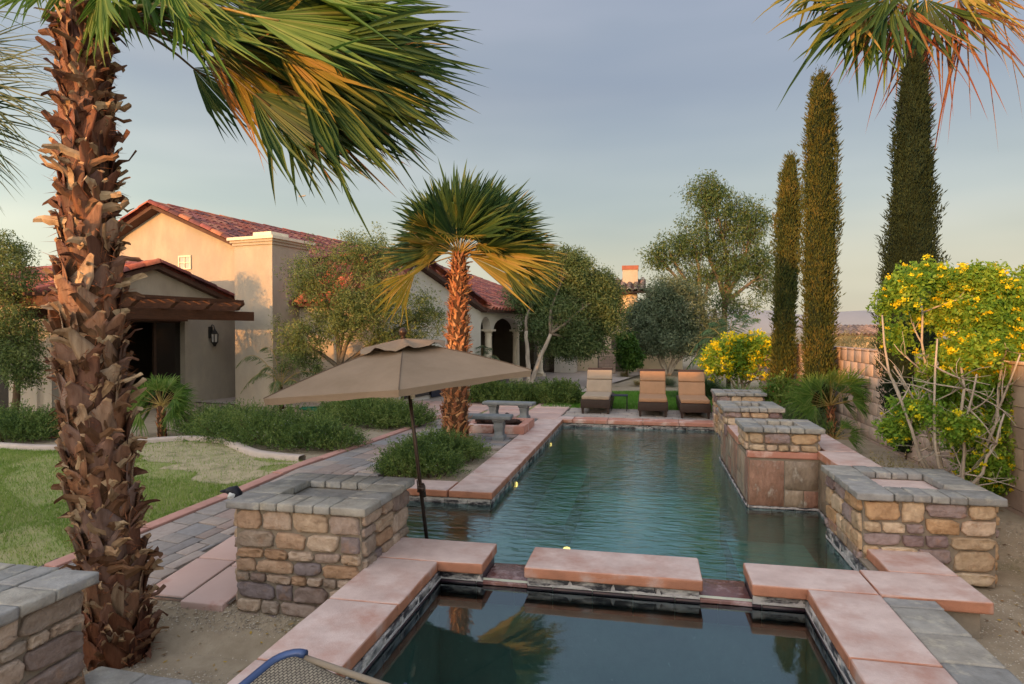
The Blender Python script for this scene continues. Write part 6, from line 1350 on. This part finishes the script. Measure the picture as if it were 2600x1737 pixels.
bush('rosemary_bush', 'dark bushes at the left frame edge beyond the lawn', [GL(20, 11.3, .9, .7, .5, 1), GL(100, 11.6, .7, .6, .4, .8), GL(-80, 11.6, .9, .7, .5, .8)], 2000, .2, (.036, .009), M['rosemary'], 6, group='rosemary bushes')
bush('dry_grass_clump', 'pale dry grass tuft between rosemary bushes and firebox', [GL(965, 14.6, .6, .4, .35, 1)], 500, .28, (.06, .006), M['dry'], 7, upw=1.2, cat='grass clump')
def tuft(label, px, d, r, h, mat_, n=420, w=.012, z=None):
    c = cw(px, d); z0 = gz(c.x, c.y) if z is None else z; t = thing('grass_clump', label, 'grass clump', (c.x, c.y, z0), 'ornamental grass clumps'); a = rng.uniform(0, 6.28, n); el = rng.uniform(.25, 1.5, n); L = h*rng.uniform(.6, 1.2, n)
    D0 = np.stack([np.cos(a)*np.cos(el), np.sin(a)*np.cos(el), np.sin(el)], 1); P0 = np.stack([np.cos(a)*r*.25*rng.uniform(0, 1, n), np.sin(a)*r*.25, 0*a], 1); s = np.stack([-np.sin(a), np.cos(a), 0*a], 1)*w/2; V = []
    for k in range(3):
        u0, u1 = k/3, (k+1)/3; f = lambda u: P0+D0*(L*u)[:, None]-np.array([0, 0, 1.])*(L*u*u*.45)[:, None]+np.stack([np.cos(a), np.sin(a), 0*a], 1)*(L*u*u*.35)[:, None]
        V.append(np.stack([f(u0)-s*(1-u0), f(u0)+s*(1-u0), f(u1)+s*(1-u1*.9), f(u1)-s*(1-u1*.9)], 1))
    ob('blades', qmesh('blades', np.concatenate(V)), mat_, t)
tuft('round ornamental grass clump in gravel left of the orange loungers', 1585, 27, .5, .42, M['dry']); tuft('ornamental grass clump behind the first orange lounger', 1640, 24.5, .5, .45, M['olive_g']); tuft('ornamental grass clump with brown tinge beside the far lawn', 1620, 22.6, .4, .35, M['dry'])
tuft('tall ornamental grass clump behind the gap between orange loungers', 1700, 22.5, .6, .6, M['olive_g'], 600); tuft('ornamental grass clump behind the right lounger', 1760, 20.0, .6, .6, M['olive_g'], 600)
tuft('big cascading grass clump left of the yellow flowers', 1790, 18.5, .9, 1.25, leafmat('cascade', [(.03, .07, .03), (.06, .12, .045), (.1, .16, .06)], .3), 1500, .016); tuft('yellow-green strappy grass clump behind the farthest pillar', 1885, 14.9, .7, .95, M['fan_b'], 420, .02); tuft('strappy grass clump between farthest pillar and cypress', 1945, 14.2, .6, .85, M['fan_b'], 380, .02)
bush('leafy_shrub', 'light green leafy shrub with reddish stems before the thin cypress', [((cw(1985, 12.8).x, cw(1985, 12.8).y, .35), (.38, .35, .62), 1), ((cw(2000, 12.6).x, cw(2000, 12.6).y, .3), (.3, .3, .4), .6)], 420, .18, (.07, .034), M['fan_b'], 8, per=9, cat='shrub', flow=(180, .05, leafmat('red_leaf', [(.22, .05, .03), (.3, .1, .04)], .3)))
# ------------------------------------------------------------------ yellow flowering bushes
def senna(label, base, ends, lobes, ncl, npl, leaf, nfl, fl, seed, br_r=.02):
    r = random.Random(seed); t = thing('flowering_bush', label, 'bush', (0, 0, 0), 'yellow flowering bushes'); base = Vector(base); nodes = []
    for e in ends:
        e = Vector(e); mb = MB(); pts = limb(mb, base+Vector((r.uniform(-.12, .12), r.uniform(-.1, .1), -.05)), e, br_r, br_r*.4, .16, 7, r.randrange(9999), 7)
        for k in range(5):
            i = r.randrange(2, 7); a = pts[i]; dv = Vector((r.gauss(0, 1), r.gauss(0, 1), r.gauss(.5, .8))).normalized()*r.uniform(.18, .55)*(2 if br_r > .03 else 1); q = limb(mb, a, a+dv, br_r*.5, br_r*.16, .2, 5, r.randrange(9999), 5); nodes += q[2:]
            for _ in range(2): w_ = q[-1]+Vector((r.gauss(0, .1), r.gauss(0, .1), r.gauss(.05, .1))); limb(mb, q[3], w_, br_r*.2, .002, .2, 3, r.randrange(9999), 4); nodes.append(w_)
        ob('branch', mb.mesh('branch', True), M['trunkw'], t)
    W_ = np.array([l[2] for l in lobes]); W_ = W_/W_.sum(); ch_ = rng.choice(len(lobes), ncl, p=W_); C_ = np.array([l[0] for l in lobes]); R3 = np.array([l[1] for l in lobes]); d = rnd_dirs(ncl); P = C_[ch_]+d*R3[ch_]*rng.uniform(.25, 1.05, ncl)[:, None]
    idx = np.repeat(np.arange(ncl), npl); m_ = len(idx); u = np.tile(np.linspace(-1, 1, npl), ncl); ax_ = rnd_dirs(ncl, -.1); Q = P[idx]+ax_[idx]*(u*leaf[0]*2.2)[:, None]+rng.normal(0, leaf[0]*.35, (m_, 3)); D = np.cross(ax_[idx], rng.normal(0, 1, (m_, 3)))+ax_[idx]*.4
    ob('foliage', qmesh('foliage', leafquads(Q, D, leaf[0]*rng.uniform(.7, 1.2, m_), leaf[1]*rng.uniform(.7, 1.2, m_))), M['yleaf'], t)
    # flower heads: clusters of petals near the outside
    ci = rng.choice(len(P), nfl); C2 = P[ci]+d[ci]*fl*(1.5 if nfl > 500 else .8)+rng.normal(0, fl*.4, (nfl, 3)); pf = 26; idx = np.repeat(np.arange(nfl), pf); sz = fl*rng.uniform(.45, 1.2, nfl); pp = C2[idx]+rnd_dirs(nfl*pf)*(sz[idx]*rng.uniform(.2, 1, nfl*pf))[:, None]*np.array([1, 1, .6])
    ob('blossom', qmesh('blossom', leafquads(pp, rnd_dirs(nfl*pf, .4), sz[idx]*.55, sz[idx]*.42)), M['flower'], t)
bb = Vector((2.98, 7.25, .1))
def E(px, py, d): return atd(px, py, d)
senna('large bush full of yellow flowers with pale bare branches at the right', bb, [E(2240, 800, 6.4), E(2330, 720, 6.6), E(2430, 760, 6.5), E(2270, 930, 6.3), E(2520, 780, 6.6), E(2590, 900, 6.2), E(2480, 950, 6.2), E(2380, 860, 6.3), E(2300, 1050, 6.3), E(2550, 1050, 6.1)],
      [lobe(x, y, 6.3+.5*((k*.37) % 1), rx, ry, w) for k, (x, y, rx, ry, w) in enumerate([(2300, 730, 40, 40, .5), (2350, 700, 45, 30, .5), (2430, 725, 55, 40, .8), (2500, 710, 45, 30, .5), (2570, 760, 50, 45, .8), (2620, 720, 40, 50, .5), (2480, 790, 70, 45, 1), (2400, 800, 50, 40, .7), (2340, 790, 45, 30, .4), (2560, 850, 60, 50, .9), (2620, 880, 50, 70, .8), (2480, 880, 60, 45, .8), (2420, 900, 50, 35, .5), (2540, 940, 70, 45, 1), (2600, 1010, 50, 60, .9), (2470, 990, 60, 40, .7), (2390, 1010, 60, 40, .6), (2320, 1040, 60, 35, .5), (2280, 1090, 45, 30, .35), (2430, 1080, 55, 35, .6), (2520, 1090, 60, 60, 1.1), (2590, 1130, 60, 70, 1.2), (2500, 1180, 55, 55, .9), (2560, 1230, 60, 50, .9), (2470, 1130, 60, 45, .8), (2590, 950, 50, 60, .9), (2380, 950, 50, 50, .5), (2280, 860, 30, 45, .2), (2250, 780, 22, 40, .15)])],
      5800, 17, (.05, .023), 850, .046, 5, .02)
bb = cw(1880, 17.2); bb.z = .1
senna('compact bush with a dense crown of yellow flowers left of the cypresses', bb, [E(1820, 890, 17.2), E(1860, 870, 17.3), E(1920, 880, 17.1), E(1950, 900, 17.0), E(1890, 860, 17.4)],
      [lobe(1850, 890, 17.2, 60, 35, 1.2), lobe(1920, 885, 17.2, 50, 35, 1.2), lobe(1820, 920, 17.0, 45, 35, .8), lobe(1880, 930, 17.2, 60, 35, .8)], 800, 13, (.09, .04), 210, .13, 6, .035)
# low flowering weeds by the big pillar and fallen leaves
bush('trailing_flowers', 'low trailing weeds with pink blossom at the right frame edge', [((3.3, 5.3, -.18), (.35, .5, .12), 1), ((3.25, 4.75, -.18), (.3, .35, .08), .7)], 420, .12, (.03, .014), leafmat('olive_weed', [(.12, .12, .02), (.2, .17, .03), (.08, .1, .02)], .3), 9, cat='weeds', per=8, flow=(24, .05, leafmat('pink_petal', [(.6, .06, .22), (.75, .12, .35)], .3)))
bush('dry_brush', 'tangle of bare twigs and dead leaves behind the raised wall', [((2.75, 8.0, .12), (.4, .8, .2), 1)], 260, .25, (.03, .012), M['dry'], 10, cat='brush', per=8)
bush('dry_brush', 'pale desert brush beyond the top of the block wall', [((cw(2170, 30).x, cw(2170, 30).y, .9), (1.6, 1, .75), 1)], 700, .5, (.1, .02), M['dry'], 12, cat='brush', per=10)
bush('undergrowth', 'dark green undergrowth below the cypresses along the block wall', [((2.75, 12.6, .12), (.5, 1.4, .35), 1), ((2.9, 15, .1), (.6, 1.2, .5), .8)], 1500, .16, (.045, .016), M['olive_d'], 14, cat='undergrowth', per=10)
